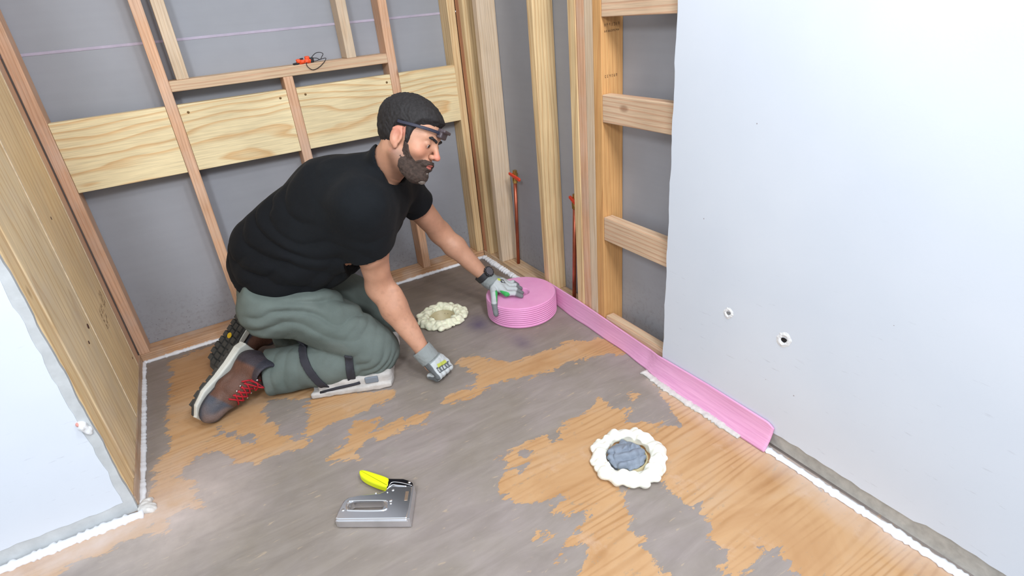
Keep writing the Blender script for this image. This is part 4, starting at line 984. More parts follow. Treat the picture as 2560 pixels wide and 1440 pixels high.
# eyes, brows
EYE = plain('eye_white', lin(210, 200, 194), 0.25); IRIS = plain('dark_iris', lin(40, 28, 24), 0.2)
for s in (-1, 1):
    e = part('eye', lambda P: ell(hl(P), (0.0795, 0.032 * s, 0.0105), (0.0112, 0.0115, 0.0100)) * HS, hw((0.08, 0.032 * s, 0.01)) - 0.018, hw((0.08, 0.032 * s, 0.01)) + 0.018, 0.0011, EYE)
    sdf_mesh('iris', lambda P: np.maximum(ell(hl(P), (0.0805, 0.032 * s, 0.0100), (0.0114, 0.0116, 0.0101)) * HS, np.linalg.norm(hl(P)[:, 1:] - V3(0.032 * s, 0.0085), axis=1) - 0.0055), hw((0.085, 0.032 * s, 0.01)) - 0.014, hw((0.085, 0.032 * s, 0.01)) + 0.014, 0.0009, IRIS, e)
    part('eyebrow', lambda P: (smin(cone(hl(P), (0.0985, 0.010 * s, 0.0290), (0.0915, 0.034 * s, 0.0350), 0.0046, 0.0040), cone(hl(P), (0.0915, 0.034 * s, 0.0350), (0.0730, 0.052 * s, 0.0310), 0.0040, 0.0026), 0.004) + 0.0010 * wob(P, 700, 3)) * HS, hw((0.08, 0.032 * s, 0.033)) - 0.034, hw((0.08, 0.032 * s, 0.033)) + 0.034, 0.0014, HAIRM)

def hair_fn(P):
    q = hl(P); d = head_sdf(P)
    top = sstep(q[:, 2], 0.02, 0.10)
    thick = 0.006 + 0.009 * top + 0.003 * sstep(-q[:, 0], 0.0, 0.08)
    base = smin(ell(q, (-0.012, 0, 0.045), (0.098, 0.074, 0.088)), ell(q, (0.034, 0, 0.022), (0.058, 0.062, 0.074)), 0.03) * HS
    r = base - thick + 0.0016 * wob(P, 130, 21) + 0.0008 * wob(P, 420, 22)
    ub = np.interp(q[:, 0], [-0.12, -0.06, -0.030, -0.022, 0.016, 0.024, 0.034, 0.040, 0.055, 0.075, 0.10], [-0.055, -0.060, -0.050, 0.030, 0.040, -0.012, -0.012, 0.038, 0.062, 0.070, 0.074])
    r = base - thick * (0.12 + 0.88 * sstep(q[:, 2] - ub, 0.0, 0.022)) + 0.0007 * folds(P, HF + 0.6 * HU, 420, 21, 1.2) + 0.0012 * wob(P, 320, 22)
    return smax(r, (ub - q[:, 2]) * HS + 0.0030 * wob(P, 330, 23), 0.003)
part('hair', hair_fn, HC - 0.18, HC + 0.18, 0.0024, HAIRM, label='short black hair')
def beard_fn(P):
    q = hl(P); d = head_sdf(P); q1 = np.abs(q[:, 1])
    thick = 0.0032 + 0.0040 * sstep(-q[:, 2], 0.045, 0.10)
    r = d - thick + 0.0007 * wob(P, 260, 41) + 0.0010 * wob(P, 620, 42)
    ub = np.interp(q[:, 0], [0.0, 0.020, 0.038, 0.050, 0.066, 0.078, 0.088, 0.12], [-0.02, 0.000, -0.010, -0.036, -0.050, -0.040, -0.0345, -0.0345])
    r = np.maximum(r, (q[:, 2] - ub) * HS)
    lo_ = np.interp(q[:, 0], [0.0, 0.03, 0.08], [-0.055, -0.098, -0.130]); r = np.maximum(r, (lo_ - q[:, 2]) * HS)
    r = np.maximum(r, (0.020 - q[:, 0]) * HS)
    mouth = ell(q, (0.100, 0, -0.0515), (0.022, 0.0225, 0.0085)) * HS
    return smax(r, -mouth, 0.002)
part('beard', beard_fn, HC - 0.17, HC + 0.16, 0.0019, BEARDM, label='short dark brown beard with some grey at the chin')
part('chin_hair', lambda P: np.maximum(smin(ell(hl(P), (0.082, 0, -0.102), (0.019, 0.022, 0.011)), ell(hl(P), (0.092, 0, -0.080), (0.009, 0.016, 0.012)), 0.01) * HS + 0.0016 * wob(P, 420, 6), -(head_sdf(P) - 0.004)), HC - 0.17, HC + 0.16, 0.0018, plain('grey_beard', lin(128, 118, 110), 0.9, var=0.4, vscale=200, bmp=0.8, bscale=520), label='greying chin hair')
# head torch
def band_head(P):
    q = hl(P); pl = q[:, 2] - (0.050 + 0.10 * (q[:, 0] - 0.02) * 0 )
    base = smin(ell(q, (-0.012, 0, 0.045), (0.098, 0.074, 0.088)), ell(q, (0.034, 0, 0.022), (0.058, 0.062, 0.074)), 0.03) * HS
    c = q[:, 2] - np.interp(q[:, 0], [-0.12, 0.0, 0.10], [0.050, 0.047, 0.058])
    return np.maximum(np.maximum(np.abs(base - 0.0115) - 0.0016, (-0.012 - q[:, 0]) * HS), np.abs(c) - 0.0050)
ht = part('headband', band_head, HC - 0.15, HC + 0.16, 0.0015, plain('navy_strap', lin(36, 38, 56), 0.6), label='dark navy strap of a head torch')
tag(sdf_mesh('head_torch', lambda P: smin(rbox(hl(P), (0.104, 0, 0.058), (0.010, 0.022, 0.015), 0.005), rbox(hl(P), (0.112, 0, 0.068), (0.010, 0.024, 0.005), 0.003), 0.002) * HS, hw((0.108, 0, 0.06)) - 0.045, hw((0.108, 0, 0.06)) + 0.045, 0.0016, plain('smoky_plastic', lin(76, 66, 70), 0.25), ht), 'small dark lamp on the forehead')

# t-shirt
NECKQ = V3(-0.640, -0.704, 0.746)
def shirt_fn(P):
    t, fr = torso_sdf(P); A, Lv, B = fr
    d = t - 0.012
    d = smin(d, ell(P, HM * 0.72 + SH * 0.28 + B * 0.015, (0.18, 0.170, 0.122), fr), 0.07)
    d = smin(d, ell(P, HM + B * 0.03 + A * 0.02, (0.15, 0.178, 0.122), fr), 0.07)
    d = smin(d, ell(P, SR * 0.5 + SH * 0.5 + B * 0.03 - A * 0.06, (0.11, 0.09, 0.09), fr), 0.05)
    d = smin(d, ell(P, SL * 0.5 + SH * 0.5 + B * 0.03 - A * 0.06, (0.11, 0.09, 0.09), fr), 0.05)
    d = smin(d, cone(P, SR, SL, 0.066, 0.060), 0.05)
    d = smin(d, cone(P, SH + V3(-0.01, 0.0, 0.02), NB + unit(hw((-0.02, 0, -0.05)) - NB) * 0.085, 0.07, 0.063), 0.03)
    bk = cone(P, (-0.985, -0.44, 0.465), (-0.755, -0.555, 0.610), 0.135, 0.143); bk = smin(bk, cone(P, (-0.755, -0.555, 0.610), (-0.674, -0.605, 0.662), 0.143, 0.088), 0.04); d = smin(d, bk, 0.05)
    ra = unit(ER - SR); la = unit(EL - SL)
    s1 = cone(P, SR, SR + ra * 0.19, 0.064, 0.071); s2 = cone(P, SL, SL + la * 0.15, 0.064, 0.066)
    d = smin(d, s1, 0.075); d = smin(d, s2, 0.05)
    # creases
    d += 0.0052 * np.clip(0.35 + 0.9 * wob(P, 13, 74), 0, 1.2) * folds(P, (0.6, 0.2, -0.75), 52, 5, 1.0) * sstep(-((P - SH) @ A), 0.05, 0.30)
    d += 0.0050 * np.clip(0.4 + 0.9 * wob(P, 15, 75), 0, 1.2) * folds(P, (0.2, -0.6, 0.75), 58, 9, 1.0) * sstep(-((P - SH) @ A), -0.02, 0.10)
    d += 0.0025 * wob(P, 34, 12)
    # hem
    hp = (P - V3(-1.0, -0.53, 0.392)) @ unit((0.10, -0.32, 0.94)); hem = -hp - 0.010 + 0.006 * wob(P, 18, 2)
    d = smax(d, hem, 0.006)
    # sleeve ends
    near = (np.linalg.norm(P - (SR + ra * 0.20), axis=1) < 0.14)
    cutr = (P - (SR + ra * 0.165)) @ unit(ra + V3(0.10, -0.1, 0.0)); d = np.where(near & ((P - SR) @ ra > 0.07) & (cone(P, SR, ER, 0.094, 0.094) < 0), smax(d, cutr, 0.004), d)
    near2 = (np.linalg.norm(P - (SL + la * 0.16), axis=1) < 0.13)
    cutl = (P - (SL + la * 0.128)) @ la; d = np.where(near2 & ((P - SL) @ la > 0.05), smax(d, cutl, 0.004), d)
    # hollow cuffs and neck opening
    d = smax(d, -cone(P, SR + ra * 0.145, SR + ra * 0.25, 0.060, 0.064), 0.004)
    d = smax(d, -cone(P, SL + la * 0.11, SL + la * 0.22, 0.052, 0.056), 0.004)
    nk = unit(hw((-0.02, 0, -0.05)) - NB)
    ncut = (P - NECKQ) @ unit((0.905, -0.384, 0.175)); ntube = cone(P, NB + nk * 0.03, NB + nk * 0.16, 0.068, 0.085)
    d = smax(d, -np.maximum(ntube, -ncut), 0.004)
    d = smax(d, -cone(P, NB + nk * 0.012, NB + nk * 0.12, 0.0525, 0.058), 0.004)
    return d
BLK1, BLK2 = rgb(12, 14, 18), rgb(21, 25, 29)
def shirt_col(P):
    t = sstep(wob(P, 9, 3), -0.5, 0.9) * 0.7; return cmix(np.tile(BLK1, (len(P), 1)), BLK2, t)
part('t_shirt', shirt_fn, (-1.20, -0.98, 0.28), (-0.34, -0.18, 0.84), 0.0040, SHIRT, colfn=shirt_col, label='plain black short-sleeved t-shirt')

# trousers
def trouser_base(P):
    d = ell(P, HM + V3(-0.005, 0.0, -0.01), (0.145, 0.175, 0.13))
    d = smin(d, ell(P, HR + V3(-0.035, -0.005, -0.035), (0.110, 0.105, 0.105)), 0.04)
    d = smin(d, ell(P, HL + V3(-0.055, 0.01, -0.035), (0.110, 0.105, 0.105)), 0.04)
    tr = cone(P, HR + V3(0, 0, -0.01), KR + V3(-0.01, 0, 0.045), 0.112, 0.080); tr = smin(tr, ell(P, KR + V3(0.0, 0.0, 0.010), (0.082, 0.080, 0.078)), 0.03)
    tl = cone(P, HL + V3(0, 0, -0.01), KL + V3(-0.01, 0, 0.045), 0.108, 0.078); tl = smin(tl, ell(P, KL, (0.078, 0.078, 0.075)), 0.03)
    cr = cone(P, KR + V3(-0.02, 0.005, 0.0), AR + V3(-0.005, 0.0, -0.002), 0.076, 0.080); cl = cone(P, KL + V3(-0.02, 0, 0), AL + V3(0.02, 0, 0), 0.074, 0.068)
    cr = smin(cr, ell(P, KR * 0.62 + AR * 0.38, (0.11, 0.078, 0.080)), 0.03)
    leg1 = smin(tr, cr, 0.012); leg2 = smin(tl, cl, 0.012)
    leg = np.minimum(leg1, leg2)
    d = smin(d, np.minimum(tr, tl), 0.035)
    return smin(d, leg, 0.004), cr, cl
TR_ = unit(KR - HR)
def trouser_fn(P):
    d, cr, cl = trouser_base(P)
    k1 = np.exp(-(np.linalg.norm(P - (KR + V3(-0.03, 0, 0.03)), axis=1) / 0.12) ** 2)
    d += 0.0042 * folds(P, (0.75, -0.2, -0.65), 84, 15, 1.0) * (0.10 + 1.0 * k1) * np.clip(0.6 + 0.7 * wob(P, 22, 71), 0, 1.3)
    d += 0.0040 * folds(P, unit(AR - KR), 62, 25, 1.0) * np.clip(0.25 + 0.8 * wob(P, 20, 72), 0, 1) * sstep(-P[:, 2], -0.20, -0.14)
    d += 0.0062 * folds(P, (0.35, 0.25, 0.9), 66, 18, 1.0) * sstep(P[:, 2], 0.17, 0.26) * np.clip(0.5 + 0.8 * wob(P, 16, 73), 0, 1.2)
    d += 0.0035 * wob(P, 26, 30) + 0.0012 * wob(P, 80, 33)
    cutr = ((P - (AR + V3(0.000, -0.002, 0))) @ unit(AR - KR + V3(0.0, -0.03, 0.03)))
    d = np.where(cr < 0.05, smax(d, cutr, 0.006), d)
    cutl = ((P - (AL + V3(0.012, 0, 0))) @ unit(AL - KL)); d = np.where((cl < 0.05) & (P[:, 1] > -0.41), smax(d, cutl, 0.006), d)
    d = smax(d, -cone(P, AR + V3(0.03, -0.01, 0), AR - V3(0.06, -0.02, 0), 0.068, 0.070), 0.004)
    d = smax(d, 0.012 - P[:, 2], 0.01)
    hp = (P - V3(-1.0, -0.53, 0.392)) @ unit((0.10, -0.32, 0.94)); return smax(d, hp - 0.014, 0.01)
G1, G2 = rgb(100, 110, 106), rgb(86, 97, 92)
def tr_col(P):
    c = cmix(np.tile(G1, (len(P), 1)), G2, sstep(wob(P, 14, 50), -0.4, 0.9))
    return cmix(c, rgb(118, 126, 121), sstep(wob(P, 34, 53), 0.5, 1.2) * 0.35)
part('trousers', trouser_fn, (-1.22, -0.84, -0.01), (-0.56, -0.18, 0.50), 0.0036, PANTS, colfn=tr_col, label='grey-green work trousers with folds at the knee')
# thigh pocket flap seam
part('waist_cord', lambda P: smin(cone(P, (-0.905, -0.585, 0.405), (-0.890, -0.600, 0.375), 0.007, 0.007), cone(P, (-0.890, -0.600, 0.375), (-0.902, -0.612, 0.345), 0.007, 0.006), 0.004), (-0.94, -0.65, 0.31), (-0.85, -0.54, 0.44), 0.002, plain('grey_green_cord', lin(120, 130, 126), 0.85), label='grey-green tie hanging below the shirt hem')

# knee pads
CR_ = unit(AR - KR)
def pad(K, A_, name, label, zofs=0.0):
    d_ = unit(A_ - K); s_ = unit(np.cross(d_, (0, 0, 1))); u_ = np.cross(s_, d_); fr = np.stack([d_, s_, u_])
    c = K + d_ * 0.075 + V3(0, 0, -0.052)
    c[2] = 0.031
    fn = lambda P: smax(smin(rbox(P, c, (0.125, 0.080, 0.028), 0.016, fr), rbox(P, c - V3(0, 0, 0.018) + d_ * 0.01, (0.135, 0.088, 0.011), 0.006, fr), 0.004) + 0.003 * wob(P, 40, 3) + 0.0015 * wob(P, 130, 5), 0.001 - P[:, 2], 0.002)
    o = part(name, fn, c - 0.17, c + 0.17, 0.003, PAD, label=label); return o, fr, c
padr, frr, cpad = pad(KR, AR, 'knee_pad', 'scuffed white knee pad under the near knee')
padl, _, _ = pad(KL, AL, 'knee_pad', 'knee pad under the far knee')
tag(sdf_mesh('pad_panel', lambda P: rbox(P, cpad - frr[0] * 0.060 + frr[1] * -0.0 + V3(0.0, 0.0, 0.012) + frr[1] * (0.084 if frr[1][1] < 0 else -0.084), (0.022, 0.004, 0.012), 0.003, frr), cpad - 0.2, cpad + 0.2, 0.002, plain('grey_patch', lin(120, 128, 138), 0.8), padr), 'grey patch on the side of the knee pad')
def strap(ofs, tilt, half, name='pad_strap', parent=padr, K=KR, A_=AR, lb='black strap around the calf'):
    d_ = unit(A_ - K); n_ = unit(d_ + V3(*tilt)); p0 = K + d_ * ofs
    def fn(P):
        b = np.minimum(cone(P, K + V3(-0.02, 0.005, 0.0), A_ + V3(-0.005, 0, 0.005), 0.076, 0.070), ell(P, K * 0.62 + A_ * 0.38, (0.11, 0.078, 0.080)))
        bb, _, _ = trouser_base(P)
        sh_ = np.abs(trouser_fn(P) - 0.0045) - 0.003
        return np.maximum(np.maximum(sh_, np.abs((P - p0) @ n_) - half), cone(P, K, A_, 0.10, 0.10))
    return tag(sdf_mesh(name, fn, p0 - 0.15, p0 + 0.15, 0.0024, STRAP, parent), lb)
strap(0.075, (0.05, 0, 0.08), 0.013); strap(0.190, (-0.1, 0.05, -0.45), 0.013)
d_s = frr[1] if frr[1][1] < 0 else -frr[1]
tube('pad_edge_cord', [cpad + frr[0] * t_ + d_s * 0.082 + V3(0, 0, z_) for t_, z_ in ((0.115, -0.010), (0.06, -0.002), (0.0, 0.003), (-0.02, 0.006))], 0.005, STRAP, padr, 8)

# boots
def boot(heel, toe, sole_n, name, label, near):
    a = unit(toe - heel); n = unit(sole_n - a * float(sole_n @ a)); s = np.cross(a, n).astype(np.float32); fr = np.stack([a, s, n])      # along, side, away from sole
    Lb = float(np.linalg.norm(toe - heel)); root = empty(name, tuple(map(float, heel)))
    # root is a child of the man; meshes are in world space
    root.parent = man; root.location = Vector(tuple(map(float, heel))) - man.location
    tag(root, label)
    loc = lambda P: (P - heel) @ fr.T
    def foot2d(q, grow=0.0):      # outline of the sole, in (along, side)
        w = np.interp(q[:, 0] / Lb, [0, 0.08, 0.3, 0.5, 0.72, 0.9, 1.0], [0.025, 0.036, 0.034, 0.037, 0.047, 0.036, 0.012]) + grow
        return np.maximum(np.abs(q[:, 1]) - w, np.maximum(-q[:, 0] - grow, q[:, 0] - Lb - grow))
    def upper(P):                # n axis points away from the ground contact side of the sole -> upper is at negative n
        q = loc(P); z = -q[:, 2]
        d = cone(q, (Lb * 0.86, 0, -0.030), (Lb * 0.55, 0, -0.048), 0.032, 0.044)
        d = smin(d, cone(q, (Lb * 0.55, 0, -0.044), (Lb * 0.22, 0, -0.072), 0.044, 0.044), 0.03)
        d = smin(d, ell(q, (Lb * 0.80, 0, -0.028), (0.058, 0.045, 0.030)), 0.02)
        d = smin(d, ell(q, (0.046, 0, -0.05), (0.040, 0.036, 0.052)), 0.03)
        d = smin(d, cone(q, (0.052, 0, -0.06), (0.060, 0, -0.125), 0.040, 0.044), 0.03)
        d += 0.0016 * wob(P, 70, 5) + 0.0022 * folds(P, a, 60, 6, 1.5) * sstep(q[:, 0], Lb * 0.45, Lb * 0.6) * sstep(-q[:, 0], -Lb * 0.78, -Lb * 0.7)
        d = smax(d, -cone(q, (0.064, 0, -0.118), (0.07, 0, -0.17), 0.034, 0.038), 0.004)
        return smax(smax(d, -(z - 0.004), 0.003), z - 0.142 + 0.15 * (q[:, 0] - 0.06), 0.004)
    Bn, Gy, Bl = rgb(96, 66, 54), rgb(70, 74, 84), rgb(46, 48, 58)
    def ucol(P):
        q = loc(P); t = q[:, 0] / Lb; c = np.tile(Bn, (len(P), 1))
        tc = sstep(t + 0.15 * np.sign(q[:, 1]) * 0 , 0.70, 0.74) ; c = cmix(c, Gy, tc)
        c = cmix(c, Bl, 1 - sstep(-q[:, 2], 0.020, 0.028)); c = cmix(c, Bl, (1 - sstep(t, 0.20, 0.25)) * 0.85)
        c = cmix(c, rgb(134, 114, 106), sstep(wob(P, 60, 8), 0.0, 0.9) * 0.65 * sstep(t, 0.3, 0.5))
        c = cmix(c, Bl, sstep(-q[:, 2], 0.112, 0.120) * 0.8)
        return c
    lo = np.minimum(heel, toe) - 0.17; hi = np.maximum(heel, toe) + 0.17
    o = sdf_mesh('upper', upper, lo, hi, 0.0028, LEATH, root, ucol)
    sdf_mesh('midsole', lambda P: (lambda q: smax(foot2d(q, 0.004), np.abs(q[:, 2] - 0.004) - np.interp(q[:, 0] / Lb, [0, 0.4, 0.8, 1.0], [0.015, 0.012, 0.008, 0.007]), 0.005) + 0.0006 * np.sin(q[:, 2] * 900))(loc(P)), lo, hi, 0.0026, WSOLE, root)
    # tread lugs
    k = 0; rows = 8
    sdf_mesh('outsole', lambda P: (lambda q: smax(foot2d(q, 0.002), np.abs(q[:, 2] - 0.018) - 0.005, 0.003))(loc(P)), lo, hi, 0.0028, TREAD, root)
    for i in range(rows):
        for j in (-1, 0, 1):
            al = 0.018 + (Lb - 0.036) * (i + 0.5) / rows; wd = float(np.interp(al / Lb, [0, 0.08, 0.3, 0.5, 0.72, 0.9, 1.0], [0.025, 0.036, 0.034, 0.037, 0.047, 0.036, 0.02]))
            hx = (Lb - 0.036) / rows * 0.43; hy = wd * 0.30
            cc = V3(al + (0.004 if j == 0 else 0), j * wd * 0.70, 0.0265); bm = bmesh.new(); bmesh.ops.create_cube(bm, size=1)
            for v in bm.verts:
                tp = 0.86 if v.co.z > 0 else 1.0
                v.co = Vector((cc[0] + v.co.x * 2 * hx * tp, cc[1] + v.co.y * 2 * hy * tp, cc[2] + v.co.z * 0.011))
            for v in bm.verts:
                w_ = heel + v.co.x * a + v.co.y * s + v.co.z * n; v.co = Vector(tuple(map(float, w_)))
            me = bpy.data.meshes.new('tread_lug'); bm.to_mesh(me); bm.free(); link('tread_lug', me, TREAD, root)
    # laces over the instep
    def over(al, sd):            # point on upper surface at side offset
        p = heel + a * al + s * sd; hgt = 0.02
        zs_ = np.linspace(0.02, 0.16, 71); PP = np.array([p - n * z for z in zs_], np.float32); dd = upper(PP); ins = np.where(dd < 0)[0]
        return (p - n * (zs_[ins[-1]] + 0.004)) if len(ins) else p - n * 0.08
    if near is not None:
        for i in range(6):
            al = Lb * (0.34 + 0.058 * i)
            for sg_ in (-1, 1):
                pts = [over(al + 0.010 * sg_ * (t - 0.5) * 2, 0.026 * (t * 2 - 1)) for t in np.linspace(0, 1, 9)]
                tube('lace', pts, 0.0026, LACE, root, 6)
        if near:
            b0 = over(Lb * 0.33, 0.0)
            for sg_ in (-1, 1):
                tube('lace_bow', spline([b0, b0 - n * 0.012 + s * 0.022 * sg_ + a * 0.010, b0 - n * 0.002 + s * 0.038 * sg_ + a * 0.026, b0 - n * 0.0 + s * 0.02 * sg_ + a * 0.016, b0], 22), 0.0028, LACE, root, 6)
            for sg_ in (-1, 1):
                for i in range(4):
                    pp = over(Lb * (0.34 + 0.07 * i), 0.030 * sg_); tube('eyelet', [pp, pp - n * 0.003], 0.0032, CHROMED, root, 8)
    return root, fr
heelR, toeR = V3(-1.150, -0.470, 0.165), V3(-1.352, -0.578, 0.032)
boot(heelR, toeR, V3(-0.78, 0.74, 0.0), 'boot', 'near brown and grey work boot with red laces', True)
heelL, toeL = V3(-1.105, -0.262, 0.185), V3(-1.275, -0.275, 0.020)
rootL, frL = boot(heelL, toeL, V3(-0.75, -0.42, 0.55), 'boot', 'far boot standing on its toe, tread showing', None)
pc = heelL + (toeL - heelL) * 0.42 + frL[2] * 0.033 + frL[1] * 0.0
tube('sole_badge', [pc, pc + frL[2] * 0.0012], 0.011, plain('yellow_badge', lin(206, 172, 40), 0.5), rootL, 8, smooth=False)
# bare ankle / sock
part('sock', lambda P: smin(cone(P, AR + V3(-0.02, 0.03, 0.02), AR + V3(0.06, -0.01, 0.0), 0.036, 0.042), cone(P, heelR + V3(0.03, -0.02, -0.06), AR + V3(0, 0, 0), 0.030, 0.038), 0.02), (-1.25, -0.65, 0.0), (-1.0, -0.40, 0.22), 0.003, plain('tan_sock', lin(150, 100, 66), 0.85, var=0.1), label='tan sock between boot and trousers')
part('sock', lambda P: cone(P, heelL + V3(0.035, -0.005, -0.03), AL + V3(0.05, 0, 0), 0.036, 0.040), (-1.2, -0.40, 0.0), (-0.9, -0.18, 0.26), 0.003, plain('dark_sock', lin(50, 48, 50), 0.85))

# gloves
LG, DG, GR, YL = rgb(192, 198, 200), rgb(118, 122, 124), rgb(62, 176, 92), rgb(196, 206, 70)
KG = rgb(134, 142, 142)
def hand(Wp, wrist, fingers, thumb, palm, name, label, colf, lo, hi, extra=None):
    """fingers: list of joint chains; palm: list of (a,b,ra,rb)"""
    def fn(P):
        d = None
        for (a, b, ra, rb) in palm:
            e = cone(P, a, b, ra, rb); d = e if d is None else smin(d, e, 0.010)
        for ch in fingers + [thumb]:
            f = None
            for (a, b, ra, rb) in ch:
                e = cone(P, a, b, ra, rb); f = e if f is None else smin(f, e, 0.003)
            d = smin(d, f, 0.0045)
        if extra is not None: d = extra(P, d)
        return d + 0.0006 * wob(P, 260, 4)
    return part(name, fn, lo, hi, 0.0018, GLOVE, colfn=colf, label=label)

# far (left) hand spread over the roll top
top = 0.090
wl_ = V3(-0.236, -0.512, 0.140)
kn = [V3(-0.218, -0.618, 0.113), V3(-0.196, -0.595, 0.117), V3(-0.178, -0.573, 0.117), V3(-0.166, -0.551, 0.114)]
tips = [V3(-0.171, -0.650, 0.099), V3(-0.152, -0.622, 0.096), V3(-0.138, -0.590, 0.098), V3(-0.134, -0.558, 0.101)]
mids = [(k * 0.48 + t * 0.52) + V3(0, 0, 0.008) for k, t in zip(kn, tips)]
fL = [[(k, m_, 0.0105, 0.0098), (m_, t, 0.0098, 0.0086)] for k, m_, t in zip(kn, mids, tips)]
tb = [V3(-0.245, -0.560, 0.128), V3(-0.262, -0.596, 0.118), V3(-0.283, -0.632, 0.096), V3(-0.291, -0.652, 0.062)]
thL = [(tb[0], tb[1], 0.016, 0.0135), (tb[1], tb[2], 0.0130, 0.0115), (tb[2], tb[3], 0.0115, 0.0100)]
palmL = [(wl_, V3(-0.225, -0.545, 0.130), 0.027, 0.027)] + [(wl_ * 0.55 + k * 0.45 + V3(0, 0, 0.004), k, 0.0180, 0.0115) for k in kn] + [(wl_, k * 0.6 + wl_ * 0.4, 0.022, 0.017) for k in kn]
def colL(P):
    c = np.tile(LG, (len(P), 1)); ax = unit(V3(-0.200, -0.595, 0.115) - wl_); t = (P - wl_) @ ax
    c = cmix(c, KG, 1 - sstep(t, 0.040, 0.044))
    tipd = np.min([np.linalg.norm(P - x, axis=1) for x in tips + [tb[3]]], axis=0); c = cmix(c, DG, 1 - sstep(tipd, 0.024, 0.030))
    c = cmix(c, DG, 1 - sstep(P[:, 2], 0.098, 0.103))
    gd = np.minimum(cone(P, tb[1] + V3(0.010, -0.008, 0.006), tb[2] + V3(0.016, -0.006, 0.004), 0.009, 0.008), cone(P, tb[1] + V3(0.016, -0.006, 0.006), kn[0] + V3(-0.004, -0.010, 0.0), 0.009, 0.010))
    c = cmix(c, GR, (1 - sstep(gd, 0.0, 0.002)) * (P[:, 2] > 0.09))
    b1 = rbox(P, V3(-0.205, -0.567, 0.135), (0.010, 0.010, 0.03), 0.001); c = cmix(c, rgb(60, 62, 66), 1 - sstep(b1, -0.001, 0.001))
    b2 = rbox(P, V3(-0.215, -0.560, 0.135), (0.006, 0.006, 0.03), 0.001); c = cmix(c, YL, 1 - sstep(b2, -0.001, 0.001))
    b3 = rbox(P, V3(-0.203, -0.569, 0.135), (0.0045, 0.0045, 0.03), 0.001); c = cmix(c, LG, 1 - sstep(b3, -0.001, 0.001))
    return c
hand(None, wl_, fL, thL, palmL, 'glove', 'grey work glove with green thumb crotch, spread on the pink roll', colL, (-0.33, -0.70, 0.03), (-0.09, -0.46, 0.19))
part('glove_cuff', lambda P: smax(np.abs(cone(P, WL_ + unit(EL - WL_) * -0.02, wl_ + V3(0.003, -0.02, -0.006), 0.0315, 0.031)) - 0.0025 + 0.0006 * wob(P, 300, 5), -((P - (WL_ + unit(wl_ - WL_) * 0.004)) @ unit(wl_ - EL)), 0.002), (-0.31, -0.60, 0.08), (-0.17, -0.44, 0.21), 0.0018, plain('grey_knit', lin(140, 146, 146), 0.9, bmp=0.5, bscale=500), label='grey knitted cuff')

# near (right) fist planted on the floor
ax_r = unit(V3(-0.615, -0.818, 0.045) - WR_)
wr_ = WR_ + ax_r * 0.012
pk = V3(-0.607, -0.822, 0.048)
side = unit(V3(0.055, 0.030, 0.0))       # from little finger side to index side
knr = [pk + side * s_ + V3(0, 0, 0.0) for s_ in (0.030, 0.010, -0.010, -0.029)]
fwd = unit(V3(0.010, -0.028, -0.022))
fR = []
for i, k in enumerate(knr):
    k2 = k + fwd * 0.020 + V3(0, 0, -0.004); p1 = V3(k2[0], k2[1], 0.020) + V3(-0.004, 0.010, 0.0) * 1.0; p2 = p1 + V3(-0.014, 0.030, -0.002)
    fR.append([(k, k2, 0.0125, 0.0125), (k2, p1, 0.0125, 0.0115), (p1, p2, 0.0115, 0.0105)])
thR = [(wr_ + side * 0.018 + ax_r * 0.03, pk + side * 0.042 + V3(-0.008, 0.018, -0.012), 0.0165, 0.0140), (pk + side * 0.042 + V3(-0.008, 0.018, -0.012), pk + side * 0.040 + V3(0.0, -0.006, -0.026), 0.0130, 0.0115)]
palmR = [(wr_, wr_ + ax_r * 0.03, 0.028, 0.030)] + [(wr_ * 0.5 + k * 0.5, k, 0.0205, 0.0140) for k in knr] + [(wr_, k * 0.7 + wr_ * 0.3, 0.022, 0.018) for k in knr]
def colR(P):
    c = np.tile(LG, (len(P), 1)); t = (P - WR_) @ ax_r
    c = cmix(c, KG, 1 - sstep(t, 0.040, 0.043))
    sd = (P - pk) @ side; c = cmix(c, GR, sstep(sd, 0.041, 0.043) * (t > 0.045)); c = cmix(c, rgb(96, 100, 102), 1 - sstep(sd, -0.039, -0.037))
    c = cmix(c, DG, 1 - sstep(P[:, 2], 0.014, 0.017))
    bn = (P - (knr[1] * 0.5 + knr[2] * 0.5)) @ fwd
    dk = (np.abs(sd) < 0.030) & (bn > 0.002) & (bn < 0.022); c = cmix(c, rgb(62, 66, 72), dk * 0.9)
    yl = (np.abs(sd) < 0.022) & (bn > -0.006) & (bn <= 0.004); c = cmix(c, YL, yl * 0.9)
    lt = dk & (np.abs(np.mod(sd + 0.03, 0.013) - 0.0065) < 0.0035) & (bn > 0.007) & (bn < 0.018); c = cmix(c, LG, lt * 0.85)
    return c
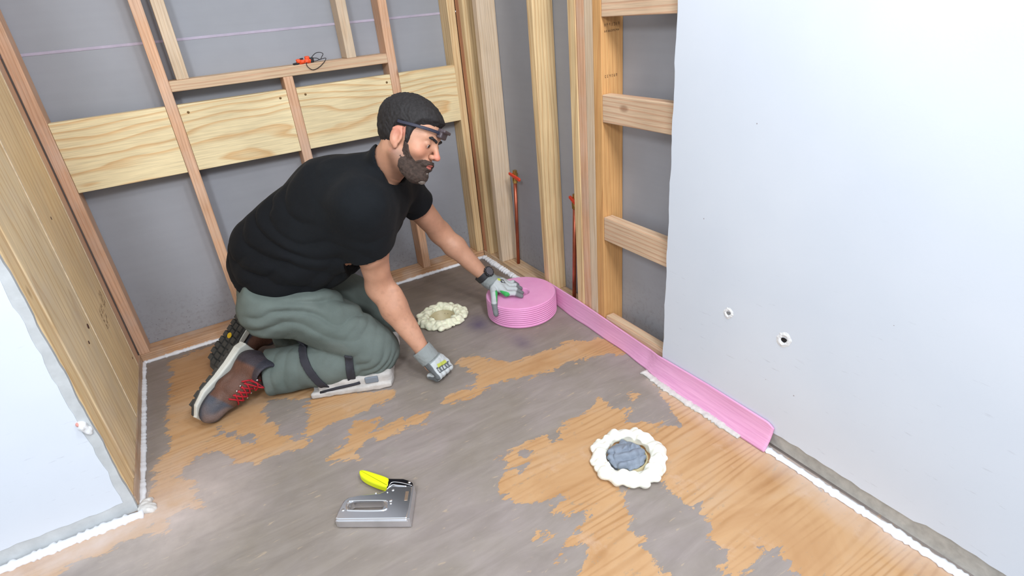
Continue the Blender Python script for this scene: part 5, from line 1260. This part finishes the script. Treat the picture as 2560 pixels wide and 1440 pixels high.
hand(None, wr_, fR, thR, palmR, 'glove', 'grey and white work glove, fist planted on the floor', colR, (-0.71, -0.90, -0.004), (-0.53, -0.74, 0.14), lambda P, d: smax(d, 0.001 - P[:, 2], 0.004))
part('glove_cuff', lambda P: smax(np.abs(cone(P, WR_ - ax_r * 0.03, WR_ + ax_r * 0.034, 0.0345, 0.0325)) - 0.0025 + 0.0006 * wob(P, 300, 5), np.abs((P - (WR_ + ax_r * 0.010)) @ ax_r) - 0.026, 0.002), WR_ - 0.09, WR_ + 0.09, 0.0018, plain('grey_knit', lin(140, 146, 146), 0.9, bmp=0.5, bscale=500), label='grey knitted cuff')

# watch on the far wrist
wa = unit(WL_ - EL); wc = WL_ - wa * 0.006
def wst(P): return np.maximum(np.abs(cone(P, EL * 0.32 + WL_ * 0.68 - (EL - WL_) * 0.0, WL_ + wa * 0.05, 0.0355, 0.0315)) - 0.003, np.abs((P - wc) @ wa) - 0.0125)
wsp = part('watch', wst, wc - 0.06, wc + 0.06, 0.0017, plain('black_rubber_strap', lin(40, 40, 44), 0.5), label='black wristwatch')
wu = unit(V3(0.25, -0.70, 0.75) - wa * float(V3(0.25, -0.70, 0.75) @ wa)); wsd = np.cross(wa, wu)
wf_ = np.stack([wa, wsd, wu]); wcc = wc + wu * 0.037
sdf_mesh('watch_case', lambda P: np.maximum(np.linalg.norm(((P - wcc) @ wf_.T)[:, :2], axis=1) - 0.0215, np.abs((P - wcc) @ wu) - 0.005) + 0.0008 * np.sin(np.arctan2((P - wcc) @ wsd, (P - wcc) @ wa) * 12).astype(np.float32), wcc - 0.03, wcc + 0.03, 0.0014, plain('dark_metal', lin(58, 58, 62), 0.35, 0.5), wsp)
sdf_mesh('watch_face', lambda P: np.maximum(np.linalg.norm(((P - wcc) @ wf_.T)[:, :2], axis=1) - 0.0165, np.abs((P - wcc - wu * 0.0055) @ wu) - 0.0010), wcc - 0.03, wcc + 0.03, 0.0011, plain('watch_glass', lin(92, 90, 96), 0.15), wsp)
